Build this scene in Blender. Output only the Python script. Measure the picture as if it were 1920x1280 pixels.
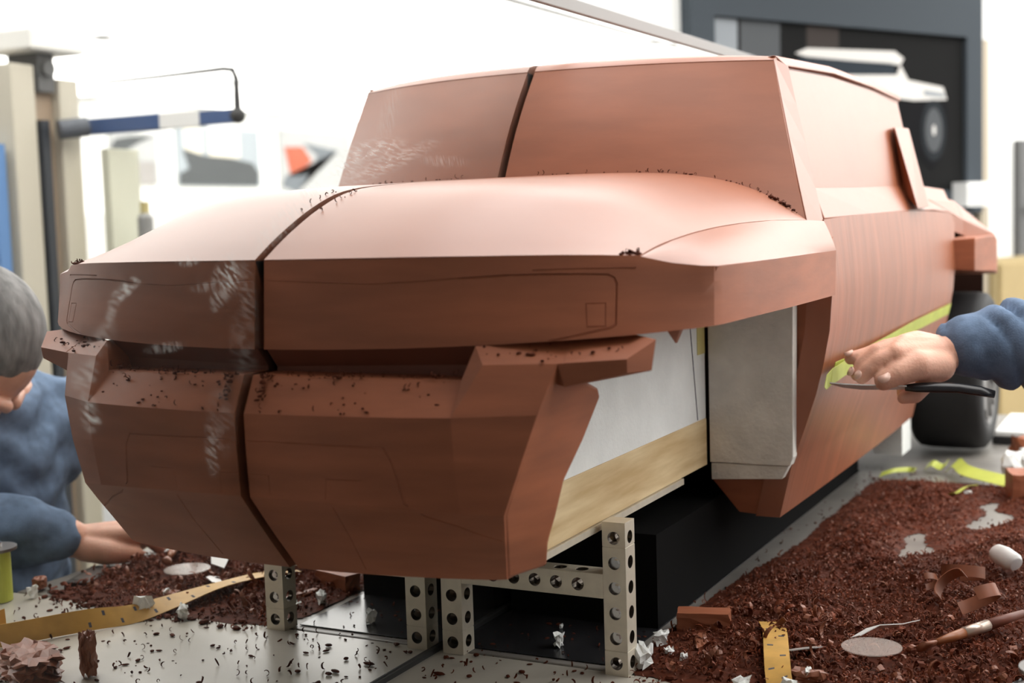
import bpy, bmesh, math, random
from mathutils.bvhtree import BVHTree
from mathutils import Vector, Matrix
random.seed(7)
rnd = random.random
scene = bpy.context.scene
COL = scene.collection
for o in list(bpy.data.objects):
    bpy.data.objects.remove(o)

# ------------------------------------------------------------------ camera
cd = bpy.data.cameras.new('camera')
cam = bpy.data.objects.new('camera', cd); COL.objects.link(cam)
rt = Vector((0.89099924, 0.4529257, -0.03128377)); up = Vector((-0.0130229, 0.09437502, 0.99545154)); fw = Vector((-0.45381799, 0.88653915, -0.08998648))
M = Matrix((rt, up, -fw)).transposed().to_4x4()
M.translation = (0.736216, -1.232725, 0.463571)
cam.matrix_world = M
cd.sensor_width = 36.0
cd.lens = 2543.8 / 1920 * 36.0
cd.clip_start = 0.05
cd.dof.use_dof = True
cd.dof.focus_distance = 1.42
cd.dof.aperture_fstop = 5.0
scene.camera = cam
# ------------------------------------------------------------------ view and world
vs = scene.view_settings
scene.display_settings.display_device = 'sRGB'
vs.view_transform = 'Standard'; vs.look = 'None'; vs.gamma = 1; vs.use_curve_mapping = False
vs.exposure = 0.0
w = bpy.data.worlds.new('world'); scene.world = w; w.use_nodes = True
w.node_tree.nodes['Background'].inputs[0].default_value = (0.9, 0.95, 1, 1)
w.node_tree.nodes['Background'].inputs[1].default_value = 0.05
CEIL_Z = 1.8
LAMP = 4.0          # radiance of the luminous ceiling panels


# ------------------------------------------------------------------ materials
def mat(name, col, rough=.6, metal=0., spec=.5, var=.0, scale=20., stretch=(1, 1, 1), bump=0., bscale=None, emit=0., col2=None, sheen=0., coat=0.):
    m = bpy.data.materials.new(name); m.use_nodes = True
    nt = m.node_tree; N = nt.nodes; L = nt.links
    b = N['Principled BSDF']
    b.inputs['Base Color'].default_value = (*col, 1)
    b.inputs['Roughness'].default_value = rough
    b.inputs['Metallic'].default_value = metal
    b.inputs['Specular IOR Level'].default_value = spec
    b.inputs['Coat Weight'].default_value = coat
    if emit:
        b.inputs['Emission Color'].default_value = (*col, 1); b.inputs['Emission Strength'].default_value = emit
    if var or bump or col2:
        tc = N.new('ShaderNodeTexCoord'); mp = N.new('ShaderNodeMapping'); mp.inputs['Scale'].default_value = stretch
        L.new(tc.outputs['Object'], mp.inputs[0])
        nz = N.new('ShaderNodeTexNoise'); nz.inputs['Scale'].default_value = scale; nz.inputs['Detail'].default_value = 5
        L.new(mp.outputs[0], nz.inputs['Vector'])
        if var or col2:
            rp = N.new('ShaderNodeValToRGB')
            c2 = col2 or tuple(min(1, c * (1 + var)) for c in col); c1 = col if col2 else tuple(c * (1 - var) for c in col)
            rp.color_ramp.elements[0].position = .35; rp.color_ramp.elements[1].position = .65
            rp.color_ramp.elements[0].color = (*c1, 1); rp.color_ramp.elements[1].color = (*c2, 1)
            L.new(nz.outputs['Fac'], rp.inputs[0]); L.new(rp.outputs[0], b.inputs['Base Color'])
        if bump:
            n2 = N.new('ShaderNodeTexNoise'); n2.inputs['Scale'].default_value = bscale or scale * 3; n2.inputs['Detail'].default_value = 4
            L.new(mp.outputs[0], n2.inputs['Vector'])
            bp = N.new('ShaderNodeBump'); bp.inputs['Strength'].default_value = bump; bp.inputs['Distance'].default_value = .002
            L.new(n2.outputs['Fac'], bp.inputs['Height']); L.new(bp.outputs[0], b.inputs['Normal'])
    return m


CLAYC = (.328, .104, .047)
clay = mat('clay', CLAYC, rough=.55, spec=.45, var=.15, scale=7, stretch=(1, 1, 6), bump=.05, bscale=60)
clay_mid = mat('clay_scraped', CLAYC, rough=.5, spec=.65, var=.08, scale=9, stretch=(1, 1, 4), bump=.04, bscale=60)
clay_side = mat('clay_raked', CLAYC, rough=.40, spec=.8, var=.14, scale=9, stretch=(1, 5, .5), bump=.2, bscale=30)
clay_flat = mat('clay_smooth', CLAYC, rough=.38, spec=1., var=.06, scale=6, bump=.05, bscale=40)
for m_ in (clay, clay_side, clay_flat): m_.node_tree.nodes['Principled BSDF'].inputs['IOR'].default_value = 1.5
clay_shav = mat('clay_shavings', (.165, .042, .018), rough=.6, spec=.2, var=.45, scale=45)
clay_crumb = mat('clay_crumb', (.08, .02, .009), rough=.7, spec=.1, var=.3, scale=80)
clay_curl = mat('clay_curl', (.26, .09, .045), rough=.45, var=.2, scale=30)
foam = mat('white_foam', (.90, .92, .90), rough=.9, spec=.2, var=.05, scale=14, bump=.5, bscale=250)
foam_dirty = mat('dirty_foam', (.80, .77, .71), rough=.9, spec=.2, var=.10, scale=20, bump=.5, bscale=180)
pencil = mat('pencil_mark', (.10, .10, .12), rough=.8)
wood = mat('pine_wood', (.58, .40, .19), rough=.6, var=.25, scale=5, stretch=(12, 1.2, 12), bump=.1, col2=(.80, .63, .37))
alu = mat('aluminium', (.74, .68, .56), rough=.34, metal=.35, var=.06, scale=60)
alu_d = mat('dull_steel', (.30, .29, .28), rough=.4, metal=1.)
steel = mat('bright_steel', (.75, .75, .75), rough=.22, metal=1.)
hole = mat('shaded_bore', (.11, .09, .07), rough=.3, metal=.8)  # bore walls coloured darker to stand in for shade in the holes
black = mat('black_rubber', (.012, .012, .013), rough=.6)
black_gloss = mat('black_handle', (.015, .015, .017), rough=.25)
tape_g = mat('green_tape', (.50, .55, .09), rough=.5, var=.08, scale=30)
tape_cr = mat('cream_tape', (.68, .60, .24), rough=.6)
ruler_y = mat('yellow_band', (.62, .36, .09), rough=.45, var=.12, scale=40)
white_p = mat('white_plastic', (.8, .8, .78), rough=.4)
skin = mat('skin', (.72, .40, .29), rough=.45, spec=.4, var=.12, scale=25, bump=.25, bscale=320)
skin.node_tree.nodes['Principled BSDF'].inputs['Subsurface Weight'].default_value = .12
skin.node_tree.nodes['Principled BSDF'].inputs['Subsurface Scale'].default_value = .006
nailm = mat('fingernail', (.80, .52, .42), rough=.25)
denim = mat('blue_knit', (.13, .19, .29), rough=.85, spec=.2, var=.18, scale=60, bump=.25, bscale=500)
blade_m = mat('blade_steel', (.72, .71, .69), rough=.3, metal=.25)
navy = mat('navy_trousers', (.02, .025, .04), rough=.9, var=.2, scale=40)
hairm = mat('grey_hair', (.20, .20, .20), rough=.7, var=.35, scale=60, stretch=(1, 1, .3), bump=.6, bscale=150)
wall_m = mat('white_wall', (.80, .80, .78), rough=.8, var=.02, scale=2)
ceil_m = mat('ceiling_white', (.85, .85, .85), rough=.9)
floor_m = mat('floor_grey', (.07, .07, .07), rough=.5, var=.1, scale=3)
table_m = mat('steel_table', (.40, .375, .32), rough=.28, spec=.5, var=.12, scale=7, bump=.03, bscale=40, col2=(.52, .49, .43))

tabdark = mat('table_joint', (.03, .03, .03), rough=.6)
rear_plate_m = mat('table_rear', (.215, .20, .18), rough=.35, var=.2, scale=10)  # rear plate toned darker than the front plate


# ------------------------------------------------------------------ helpers
def wloc(o):
    v = Vector((0, 0, 0))
    while o is not None:
        v += o.location; o = o.parent
    return v


def obj(name, me, m, parent=None):
    """links a mesh given in world coordinates"""
    o = bpy.data.objects.new(name, me); COL.objects.link(o)
    for mm in (m if isinstance(m, (list, tuple)) else [m]):
        me.materials.append(mm)
    if parent is not None:
        o.location = -wloc(parent); o.parent = parent
    return o


def tag(o, label, cat, group=None, kind=None):
    if label: o['label'] = label
    if cat: o['category'] = cat
    if group: o['group'] = group
    if kind: o['kind'] = kind
    return o


def thing(name, label, cat, loc=(0, 0, 0), group=None):
    o = bpy.data.objects.new(name, None); COL.objects.link(o); o.location = loc; o.empty_display_size = .05
    return tag(o, label, cat, group)


def recentre(o):
    """puts the origin of a top-level mesh at the bottom centre of its box"""
    me = o.data
    xs = [v.co.x for v in me.vertices]; ys = [v.co.y for v in me.vertices]; zs = [v.co.z for v in me.vertices]
    c = Vector(((min(xs) + max(xs)) / 2, (min(ys) + max(ys)) / 2, min(zs)))
    me.transform(Matrix.Translation(-c)); o.location = c
    return o


class MB:
    def __init__(s): s.v = []; s.f = []; s.mi = []

    def add(s, vs_, fs, mi=0):
        n = len(s.v); s.v += [tuple(p) for p in vs_]; s.f += [tuple(i + n for i in f) for f in fs]; s.mi += [mi] * len(fs); return s

    def box(s, c, d, mi=0, rz=0., rx=0., ry=0.):
        R_ = Matrix.Rotation(rz, 3, 'Z') @ Matrix.Rotation(ry, 3, 'Y') @ Matrix.Rotation(rx, 3, 'X'); c = Vector(c)
        vs_ = [c + R_ @ Vector((x * d[0] / 2, y * d[1] / 2, z * d[2] / 2)) for x in (-1, 1) for y in (-1, 1) for z in (-1, 1)]
        return s.add(vs_, [(0, 1, 3, 2), (4, 6, 7, 5), (0, 4, 5, 1), (2, 3, 7, 6), (0, 2, 6, 4), (1, 5, 7, 3)], mi)

    def bb(s, a, b, mi=0):
        return s.box([(a[i] + b[i]) / 2 for i in range(3)], [abs(b[i] - a[i]) for i in range(3)], mi)

    def tube(s, pts, rad, seg=12, mi=0, flat=1., cap=True):
        pts = [Vector(p) for p in pts]; n = len(pts)
        if not isinstance(rad, (list, tuple)): rad = [rad] * n
        base = len(s.v); vs_ = []; fs = []; prev = None
        for i, p in enumerate(pts):
            t = (pts[min(i + 1, n - 1)] - pts[max(i - 1, 0)]).normalized()
            if prev is None:
                a = t.orthogonal().normalized()
            else:
                a = (prev - t * prev.dot(t)).normalized()
            prev = a; b = t.cross(a)
            for k in range(seg):
                g = 2 * math.pi * k / seg
                vs_.append(p + (a * math.cos(g) + b * math.sin(g) * flat) * rad[i])
        for i in range(n - 1):
            for k in range(seg):
                fs.append((i * seg + k, i * seg + (k + 1) % seg, (i + 1) * seg + (k + 1) % seg, (i + 1) * seg + k))
        if cap:
            fs.append(tuple(range(seg))[::-1]); fs.append(tuple((n - 1) * seg + k for k in range(seg)))
        return s.add(vs_, fs, mi)

    def ball(s, c, r, mi=0, seg=16, rings=10, rot=None):
        c = Vector(c); r = (r, r, r) if not isinstance(r, (list, tuple)) else r
        vs_ = [Vector((0, 0, -r[2]))]; fs = []
        for i in range(1, rings):
            ph = -math.pi / 2 + math.pi * i / rings
            for k in range(seg):
                g = 2 * math.pi * k / seg
                vs_.append(Vector((r[0] * math.cos(ph) * math.cos(g), r[1] * math.cos(ph) * math.sin(g), r[2] * math.sin(ph))))
        vs_.append(Vector((0, 0, r[2]))); top = len(vs_) - 1
        for k in range(seg):
            fs.append((0, 1 + (k + 1) % seg, 1 + k)); fs.append((top, 1 + (rings - 2) * seg + k, 1 + (rings - 2) * seg + (k + 1) % seg))
        for i in range(rings - 2):
            for k in range(seg):
                a = 1 + i * seg + k; b = 1 + i * seg + (k + 1) % seg
                fs.append((a, b, b + seg, a + seg))
        if rot is not None: vs_ = [rot @ v for v in vs_]
        return s.add([c + v for v in vs_], fs, mi)

    def capsule(s, a, b, ra, rb, seg=14):
        a = Vector(a); b = Vector(b)
        s.tube([a, b], [ra, rb], seg); s.ball(a, ra, seg=seg, rings=8); s.ball(b, rb, seg=seg, rings=8); return s

    def chain(s, pts, rad, seg=14):
        for i in range(len(pts) - 1): s.capsule(pts[i], pts[i + 1], rad[i], rad[i + 1], seg)
        return s

    def ribbon(s, pts, wd, side, th=.0006, mi=0):
        """a thin solid strip along pts, width along side vectors"""
        n = len(pts); vs_ = []; fs = []
        for i, p in enumerate(pts):
            p = Vector(p); sd = Vector(side[i] if isinstance(side, list) else side).normalized()
            t = (Vector(pts[min(i + 1, n - 1)]) - Vector(pts[max(i - 1, 0)])).normalized(); nm = t.cross(sd).normalized()
            ww = wd[i] if isinstance(wd, list) else wd
            for q in (-1, 1):
                for h in (-1, 1): vs_.append(p + sd * q * ww / 2 + nm * h * th / 2)
        for i in range(n - 1):
            a = 4 * i; b = a + 4
            fs += [(a, a + 1, b + 1, b), (a + 1, a + 3, b + 3, b + 1), (a + 3, a + 2, b + 2, b + 3), (a + 2, a, b, b + 2)]
        fs += [(0, 2, 3, 1), (4 * n - 4, 4 * n - 3, 4 * n - 1, 4 * n - 2)]
        return s.add(vs_, fs, mi)

    def mesh(s, name='mesh', smooth=False):
        me = bpy.data.meshes.new(name); me.from_pydata(s.v, [], s.f); me.validate()
        if len(me.polygons) == len(s.mi):
            me.polygons.foreach_set('material_index', s.mi)
        bm = bmesh.new(); bm.from_mesh(me); bmesh.ops.recalc_face_normals(bm, faces=bm.faces); bm.to_mesh(me); bm.free()
        if smooth: me.polygons.foreach_set('use_smooth', [True] * len(me.polygons))
        return me

    def build(s, name, m, parent=None, smooth=False): return obj(name, s.mesh(name, smooth), m, parent)


def grid_solid(rows, off, mb=None):
    """closed solid: outer surface rows[i][j], inner surface = outer + off (one vector, or function of i,j)"""
    mb = mb or MB(); nr = len(rows); nc = len(rows[0]); g = off if callable(off) else (lambda i, j: Vector(off))
    vs_ = [Vector(p) for r in rows for p in r] + [Vector(rows[i][j]) + Vector(g(i, j)) for i in range(nr) for j in range(nc)]
    K = nr * nc; q = lambda i, j: i * nc + j; fs = []
    for i in range(nr - 1):
        for j in range(nc - 1):
            fs.append((q(i, j), q(i, j + 1), q(i + 1, j + 1), q(i + 1, j)))
            fs.append((K + q(i, j), K + q(i + 1, j), K + q(i + 1, j + 1), K + q(i, j + 1)))
    for j in range(nc - 1):
        fs.append((q(0, j), K + q(0, j), K + q(0, j + 1), q(0, j + 1)))
        fs.append((q(nr - 1, j), q(nr - 1, j + 1), K + q(nr - 1, j + 1), K + q(nr - 1, j)))
    for i in range(nr - 1):
        fs.append((q(i, 0), q(i + 1, 0), K + q(i + 1, 0), K + q(i, 0)))
        fs.append((q(i, nc - 1), K + q(i, nc - 1), K + q(i + 1, nc - 1), q(i + 1, nc - 1)))
    return mb.add(vs_, fs)


def surf_solid(vs_, faces, off, mb=None):
    """closed solid from an arbitrary polygon surface pushed along off"""
    mb = mb or MB(); n = len(vs_); off = Vector(off); edges = {}
    for f in faces:
        for a, b in zip(f, f[1:] + f[:1]): edges[(a, b)] = 1
    fs = [tuple(f) for f in faces] + [tuple(i + n for i in f[::-1]) for f in faces]
    for (a, b) in edges:
        if (b, a) not in edges: fs.append((a, n + a, n + b, b))
    return mb.add([Vector(v) for v in vs_] + [Vector(v) + off for v in vs_], fs)


def lerp(a, b, t): return tuple(a[i] + (b[i] - a[i]) * t for i in range(len(a)))


def polyat(pl, t):
    """point at parameter t (0..1 in index space) of a polyline, Catmull-Rom"""
    n = len(pl) - 1; x = min(max(t * n, 0), n - 1e-9); i = int(x); f = x - i
    p = [pl[max(i - 1, 0)], pl[i], pl[i + 1], pl[min(i + 2, n)]]
    return tuple(.5 * (2 * p[1][k] + (p[2][k] - p[0][k]) * f + (2 * p[0][k] - 5 * p[1][k] + 4 * p[2][k] - p[3][k]) * f * f + (3 * p[1][k] - p[0][k] - 3 * p[2][k] + p[3][k]) * f ** 3) for k in range(len(pl[0])))


def bevel(o, w_=.0025, seg=2, ang=22):
    b = o.modifiers.new('bevel', 'BEVEL'); b.width = w_; b.segments = seg; b.limit_method = 'ANGLE'; b.angle_limit = math.radians(ang)
    b.harden_normals = False
    return o


def bake(o):
    """applies the object's modifiers to its own mesh"""
    bpy.context.view_layer.update()
    dg = bpy.context.evaluated_depsgraph_get()
    me = bpy.data.meshes.new_from_object(o.evaluated_get(dg)); old = o.data; o.modifiers.clear(); o.data = me
    bpy.data.meshes.remove(old)
    return o


def smooth_ang(o, deg=30):
    me = o.data; bm = bmesh.new(); bm.from_mesh(me)
    for f in bm.faces: f.smooth = True
    for e in bm.edges:
        if len(e.link_faces) == 2 and e.calc_face_angle(0) > math.radians(deg): e.smooth = False
        elif len(e.link_faces) != 2: e.smooth = False
    bm.to_mesh(me); bm.free(); return o


def cut(o, cutter_mb):
    """carves the cutter's shape out of o for good"""
    c = cutter_mb.build('cutter', clay); m = o.modifiers.new('cut', 'BOOLEAN'); m.operation = 'DIFFERENCE'; m.solver = 'EXACT'; m.object = c
    try: m.use_self = True
    except Exception: pass
    bake(o); me = c.data; bpy.data.objects.remove(c); bpy.data.meshes.remove(me)
    return o


def remesh(o, vox, smooth=3, fac=.6):
    r = o.modifiers.new('remesh', 'REMESH'); r.mode = 'VOXEL'; r.voxel_size = vox; r.use_smooth_shade = True
    if smooth:
        s = o.modifiers.new('smooth', 'SMOOTH'); s.iterations = smooth; s.factor = fac
    return bake(o)


# ------------------------------------------------------------------ the room
def struct(name, mb, m, parent=None):
    o = mb.build(name, m, parent)
    if parent is None: o['kind'] = 'structure'
    return o


FLOOR = -.8
struct('floor', MB().bb((-5, -4, FLOOR - .1), (9.2, 18, FLOOR)), floor_m)
struct('ceiling', MB().bb((-5, -4, CEIL_Z), (9.2, 18, CEIL_Z + .1)), ceil_m)
struct('wall_front', MB().bb((-5, -4.15, FLOOR), (9.15, -4, CEIL_Z)), mat('front_wall_grey', (.50, .48, .46), rough=.8))
struct('wall_left', MB().bb((-5.15, -4.15, FLOOR), (-5, 2, CEIL_Z)), mat('left_wall_grey', (.25, .25, .25), rough=.8))
struct('wall_right', MB().bb((9, -4, FLOOR), (9.15, 18, CEIL_Z)), wall_m)
Q = Vector((-.1, 4.5, 0)); A27 = math.radians(27); D = Vector((math.sin(A27), math.cos(A27), 0)); NRM = Vector((math.cos(A27), -math.sin(A27), 0))


def wp(s_, z, out=0.): p = Q + D * s_ + NRM * out; return Vector((p.x, p.y, z))


def wbox(mb, s0, s1, z0, z1, o0, o1, mi=0):
    vs_ = [wp(s, z, o) for s in (s0, s1) for o in (o0, o1) for z in (z0, z1)]
    return mb.add(vs_, [(0, 1, 3, 2), (4, 6, 7, 5), (0, 4, 5, 1), (2, 3, 7, 6), (0, 2, 6, 4), (1, 5, 7, 3)], mi)


struct('wall_back', wbox(MB(), -4.5, 13.5, FLOOR, CEIL_Z, -.15, 0), wall_m)
# luminous ceiling panels
lamp_m = mat('ceiling_lamp', (1, .985, .96), emit=LAMP)
frame_m = mat('lamp_frame', (.85, .85, .85), rough=.5)
pxs = [-1.5, 1.5, 4.5, 7.5]; pys = [1.3, 4.3, 7.3, 10.3, 13.3, 16.3]
first = None
for ix, x in enumerate(pxs):
    for iy, y in enumerate(pys):
        if (x == -1.5 and y > 3): continue
        if first is None:
            t = thing('ceiling_light', 'large square luminous panel set flush in the white ceiling', 'ceiling light', (x, y, CEIL_Z - .03), 'luminous panels of the studio ceiling')
            obj('diffuser', MB().bb((x - 1.44, y - 1.44, CEIL_Z - .022), (x + 1.44, y + 1.44, CEIL_Z - .012)).mesh(), lamp_m, t)
            f = MB()
            for sx in (-1, 1):
                f.bb((x + sx * 1.44, y - 1.46, CEIL_Z - .03), (x + sx * 1.46, y + 1.46, CEIL_Z)); f.bb((x - 1.46, y + sx * 1.44, CEIL_Z - .03), (x + 1.46, y + sx * 1.46, CEIL_Z))
            f.build('frame', frame_m, t); first = t
        else:
            t = first.copy(); COL.objects.link(t); t.location = (x, y, CEIL_Z - .03)
            for ch in list(first.children):
                c = ch.copy(); COL.objects.link(c); c.parent = t

# ------------------------------------------------------------------ table
tab = thing('surface_table', 'large steel modelling table strewn with brown clay shavings under the clay car', 'table', (.2, .6, FLOOR))
bevel(MB().bb((-.9, -.335, -.06), (.64, .010, 0)).build('front_plate', table_m, tab), .002)
bevel(MB().bb((-.9, .014, -.06), (.64, 1.9, -.0005)).build('rear_plate', rear_plate_m, tab), .002)
MB().bb((-.88, -.31, -.14), (.60, 1.88, -.0605)).build('underframe', tabdark, tab)
for x in (-.8, .52):
    for y in (-.2, .8, 1.75):
        MB().bb((x - .04, y - .04, FLOOR), (x + .04, y + .04, -.141)).build('leg', alu_d, tab)
sht = bevel(MB().bb((.0045, .0265, .0002), (.198, 1.16, .0012)).build('shade_sheet', mat('shade_sheet', (.022, .022, .024), rough=.22, var=.3, scale=18), None), .0004)
tag(sht, 'glossy dark sheet added as shade on the table beneath the clay car, behind the posts', 'sheet')  # sheet added to paint the deep shade beneath the car


# ------------------------------------------------------------------ mirror
def mirror_material():
    m = bpy.data.materials.new('dusty_hazy_mirror'); m.use_nodes = True; nt = m.node_tree; N = nt.nodes; L = nt.links; N.clear()
    out = N.new('ShaderNodeOutputMaterial'); gl = N.new('ShaderNodeBsdfGlossy'); gl.inputs['Roughness'].default_value = 0.0
    gl.inputs['Color'].default_value = (.84, .84, .82, 1)
    df = N.new('ShaderNodeBsdfDiffuse'); df.inputs['Color'].default_value = (.78, .78, .74, 1)
    mix = N.new('ShaderNodeMixShader'); L.new(gl.outputs[0], mix.inputs[1]); L.new(df.outputs[0], mix.inputs[2]); L.new(mix.outputs[0], out.inputs[0])
    geo = N.new('ShaderNodeNewGeometry'); sep = N.new('ShaderNodeSeparateXYZ'); L.new(geo.outputs['Position'], sep.inputs[0])

    def math_(op, a, b=None, clamp=False):
        n = N.new('ShaderNodeMath'); n.operation = op; n.use_clamp = clamp
        for i, v in enumerate((a, b)):
            if v is None: continue
            if isinstance(v, (int, float)): n.inputs[i].default_value = v
            else: L.new(v, n.inputs[i])
        return n.outputs[0]
    Y = sep.outputs['Y']; Z = sep.outputs['Z']

    def noise(sy, sz, rot=0., det=3.):
        cy = math_('ADD', math_('MULTIPLY', Y, math.cos(rot) * sy), math_('MULTIPLY', Z, math.sin(rot) * sy))
        cz = math_('ADD', math_('MULTIPLY', Y, -math.sin(rot) * sz), math_('MULTIPLY', Z, math.cos(rot) * sz))
        cmb = N.new('ShaderNodeCombineXYZ'); L.new(cy, cmb.inputs[0]); L.new(cz, cmb.inputs[1])
        nz = N.new('ShaderNodeTexNoise'); nz.inputs['Scale'].default_value = 1; nz.inputs['Detail'].default_value = det; L.new(cmb.outputs[0], nz.inputs['Vector'])
        return nz.outputs['Fac']
    total = None
    # wiped and finger-printed patches: centre y, z, half sizes, tilt, strength, streak tilt
    for (cy, cz, ry, rz, tilt, st, sr) in [(-.442, .4185, .018, .0055, .45, 1.0, 1.3), (-.457, .404, .005, .018, -.5, .5, 1.1), (-.318, .4215, .022, .016, .6, .75, .9), (-.333, .405, .012, .008, .8, .6, .9),
                                    (-.368, .4375, .013, .004, 0, .8, .2), (-.349, .415, .016, .004, 0, .4, .2), (-.487, .331, .008, .015, .2, .8, .9), (-.482, .323, .007, .007, .0, .8, .9),
                                    (-.489, .359, .014, .010, .3, .5, 1.2), (-.40, .370, .022, .004, 0, .5, .3), (-.47, .383, .018, .010, .5, .3, .8), (-.349, .283, .010, .024, 0, .5, .9), (-.335, .30, .018, .03, 0, .22, .9),
                                    (-.088, .535, .060, .010, .15, .8, 1.5), (-.06, .522, .10, .009, .25, .6, 1.5), (-.13, .520, .03, .012, .3, .7, 1.4), (-.235, .468, .012, .05, -1.05, .6, .8), (-.20, .487, .012, .03, -1., .55, .8),
                                    (.06, .528, .05, .006, 0, .35, .4), (-.29, .395, .012, .04, .2, .35, 1.2), (-.30, .36, .018, .03, .1, .28, 1.2), (-.05, .575, .014, .05, -.6, .25, .2)]:
        dy = math_('SUBTRACT', Y, cy); dz = math_('SUBTRACT', Z, cz); ct, s_t = math.cos(tilt), math.sin(tilt)
        u = math_('DIVIDE', math_('ADD', math_('MULTIPLY', dy, ct), math_('MULTIPLY', dz, s_t)), ry * 1.25)
        v = math_('DIVIDE', math_('SUBTRACT', math_('MULTIPLY', dz, ct), math_('MULTIPLY', dy, s_t)), rz * 1.25)
        r2 = math_('ADD', math_('MULTIPLY', u, u), math_('MULTIPLY', v, v))
        g = math_('SUBTRACT', 1., r2, True)
        nz = noise(330., 70., sr)
        k = math_('MULTIPLY', math_('SUBTRACT', nz, .43, True), 6.0, True)
        val = math_('MULTIPLY', math_('MULTIPLY', g, k), st)
        total = val if total is None else math_('MAXIMUM', total, val)
    film = math_('MULTIPLY', math_('SUBTRACT', noise(9., 6., .4, 5.), .30, True), math_('ADD', math_('MULTIPLY', math_('SUBTRACT', Z, .38, True), .45), .035))  # dust film, with flare haze painted in stronger towards the top
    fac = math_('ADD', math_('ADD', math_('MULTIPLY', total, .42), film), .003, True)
    L.new(fac, mix.inputs[0])
    return m


mir = thing('studio_mirror', 'long upright smudged mirror dividing the clay half car and doubling it', 'mirror', (-.02, .5, 0))
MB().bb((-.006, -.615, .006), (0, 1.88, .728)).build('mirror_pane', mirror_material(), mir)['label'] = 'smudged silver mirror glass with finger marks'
MB().bb((-.03, -.615, .0), (-.0065, 1.88, .728)).build('backing_board', mat('backing', (.45, .43, .40), rough=.8), mir)
bevel(MB().bb((-.032, -.618, .7285), (.004, 1.895, .745)).build('top_rail', mat('mirror_rail', (.25, .255, .25), rough=.5), mir), .001)
MB().bb((-.004, -.615, 0), (.0035, 1.88, .0055)).build('bottom_seal', tabdark, mir)
bevel(MB().bb((-.032, 1.8805, 0), (.004, 1.895, .728)).build('end_rail', mat('mirror_rail_end', (.52, .53, .52), rough=.5), mir), .001)
# ------------------------------------------------------------------ clay car (the half that stands against the mirror)
car = thing('clay_car_model', 'large brown clay half model of a boxy pickup truck standing against the mirror', 'clay car model', (.18, .4, .10))
NU = 14
hood_c = [(-.2742, .4347), (-.2376, .4556), (-.1863, .479), (-.1319, .495), (-.0539, .5022), (.06, .507), (.1884, .5123)]
hood_o = [(.3175, -.1765, .4300), (.3190, -.135, .4375), (.320, -.08, .4435), (.321, -.03, .4475), (.323, .05, .4515), (.327, .17, .4535), (.331, .305, .452)]


def hood_pt(u, v):
    yc, zc = polyat(hood_c, v); xo, yo, zo = polyat(hood_o, v)
    p = 3. + 2.5 * v
    return (.005 + (xo - .005) * u, yc + (yo - yc) * u * u, zc + (zo - zc) * u ** p)


rows = [[hood_pt(i / NU, j / 24) for i in range(NU + 1)] for j in range(25)]
o = grid_solid(rows, (0, .012, -.03)).build('hood', clay_flat, car); smooth_ang(o, 28)

# fascia: the upright face from the centre round the corner and back along the fender
fc = []   # (top, bottom, inward)
for x in (.005, .045, .09, .135, .18, .22, .26, .29, .3165):
    yb = -.2803 + .69 * x * x + 14.3 * x ** 6
    fc.append(((x, -.2742 + .95 * x * x, .4338 - .004 * (x / .3165) ** 6), (x, yb, .3567 + .07 * x * x * 1.2), (0, .035, 0)))
fc += [((.340, -.161, .4225), (.340, -.1784, .3667), (-.012, .034, 0)), ((.362, -.1495, .4192), (.362, -.1580, .3682), (-.028, .03, 0)), ((.3705, -.1425, .4186), (.3705, -.145, .369), (-.034, .02, 0)),
       ((.3735, -.130, .4184), (.374, -.131, .3693), (-.035, .01, 0)), ((.3735, -.05, .418), (.374, -.05, .369), (-.035, 0, 0)), ((.370, .08, .417), (.3705, .08, .3675), (-.035, 0, 0)),
       ((.362, .22, .416), (.3625, .22, .3655), (-.035, 0, 0)), ((.3515, .36, .415), (.352, .352, .363), (-.035, 0, 0))]
rows = [[lerp(a, b, t) for (a, b, _) in fc] for t in (0, .25, .5, .75, 1)]
o = grid_solid(rows, lambda i, j: fc[j][2]).build('front_fascia', clay, car)
G = MB(); SNAP = BVHTree.FromPolygons([v.co for v in o.data.vertices], [tuple(p.vertices) for p in o.data.polygons])


def groove(mb, pts, r=.0009, dep=None):
    if SNAP is not None:
        q = []
        for a, b in zip(pts, pts[1:]):
            n = max(1, int((Vector(b) - Vector(a)).length / .02))
            q += [lerp(a, b, i / n) for i in range(n)]
        q.append(pts[-1]); pts = [SNAP.find_nearest(Vector(p))[0] for p in q]
    for a, b in zip(pts, pts[1:]):
        a = Vector(a); b = Vector(b); d = (b - a).normalized() * r * .6
        mb.tube([a - d, b + d], r, 6)
    return mb


groove(G, [(0.1830, -0.2459, 0.4154), (0.2209, -0.2319, 0.4170), (0.2735, -0.2087, 0.4167), (0.2972, -0.1971, 0.4155), (0.3021, -0.1955, 0.4131), (0.3046, -0.1960, 0.4083), (0.3083, -0.2070, 0.3761), (0.3051, -0.2097, 0.3732), (0.2785, -0.2233, 0.3671), (0.2585, -0.2323, 0.3633)], .0011)
groove(G, [(0.2831, -0.2124, 0.3927), (0.2985, -0.2052, 0.3926), (0.3006, -0.2113, 0.3742), (0.2862, -0.2176, 0.3742), (0.2831, -0.2124, 0.3927)], .0006)
groove(G, [(0.0078, -0.2755, 0.4166), (0.0618, -0.2724, 0.4142), (0.1110, -0.2651, 0.4121), (0.1568, -0.2540, 0.4139), (0.1830, -0.2459, 0.4154)], .0005)
groove(G, [(0.2410, -0.2237, 0.4208), (0.2810, -0.2037, 0.4208), (0.3005, -0.1934, 0.4205), (0.3168, -0.1844, 0.4204)], .0007)
cut(o, G); bevel(o, .0015, 2, 30); smooth_ang(o, 20)

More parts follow.
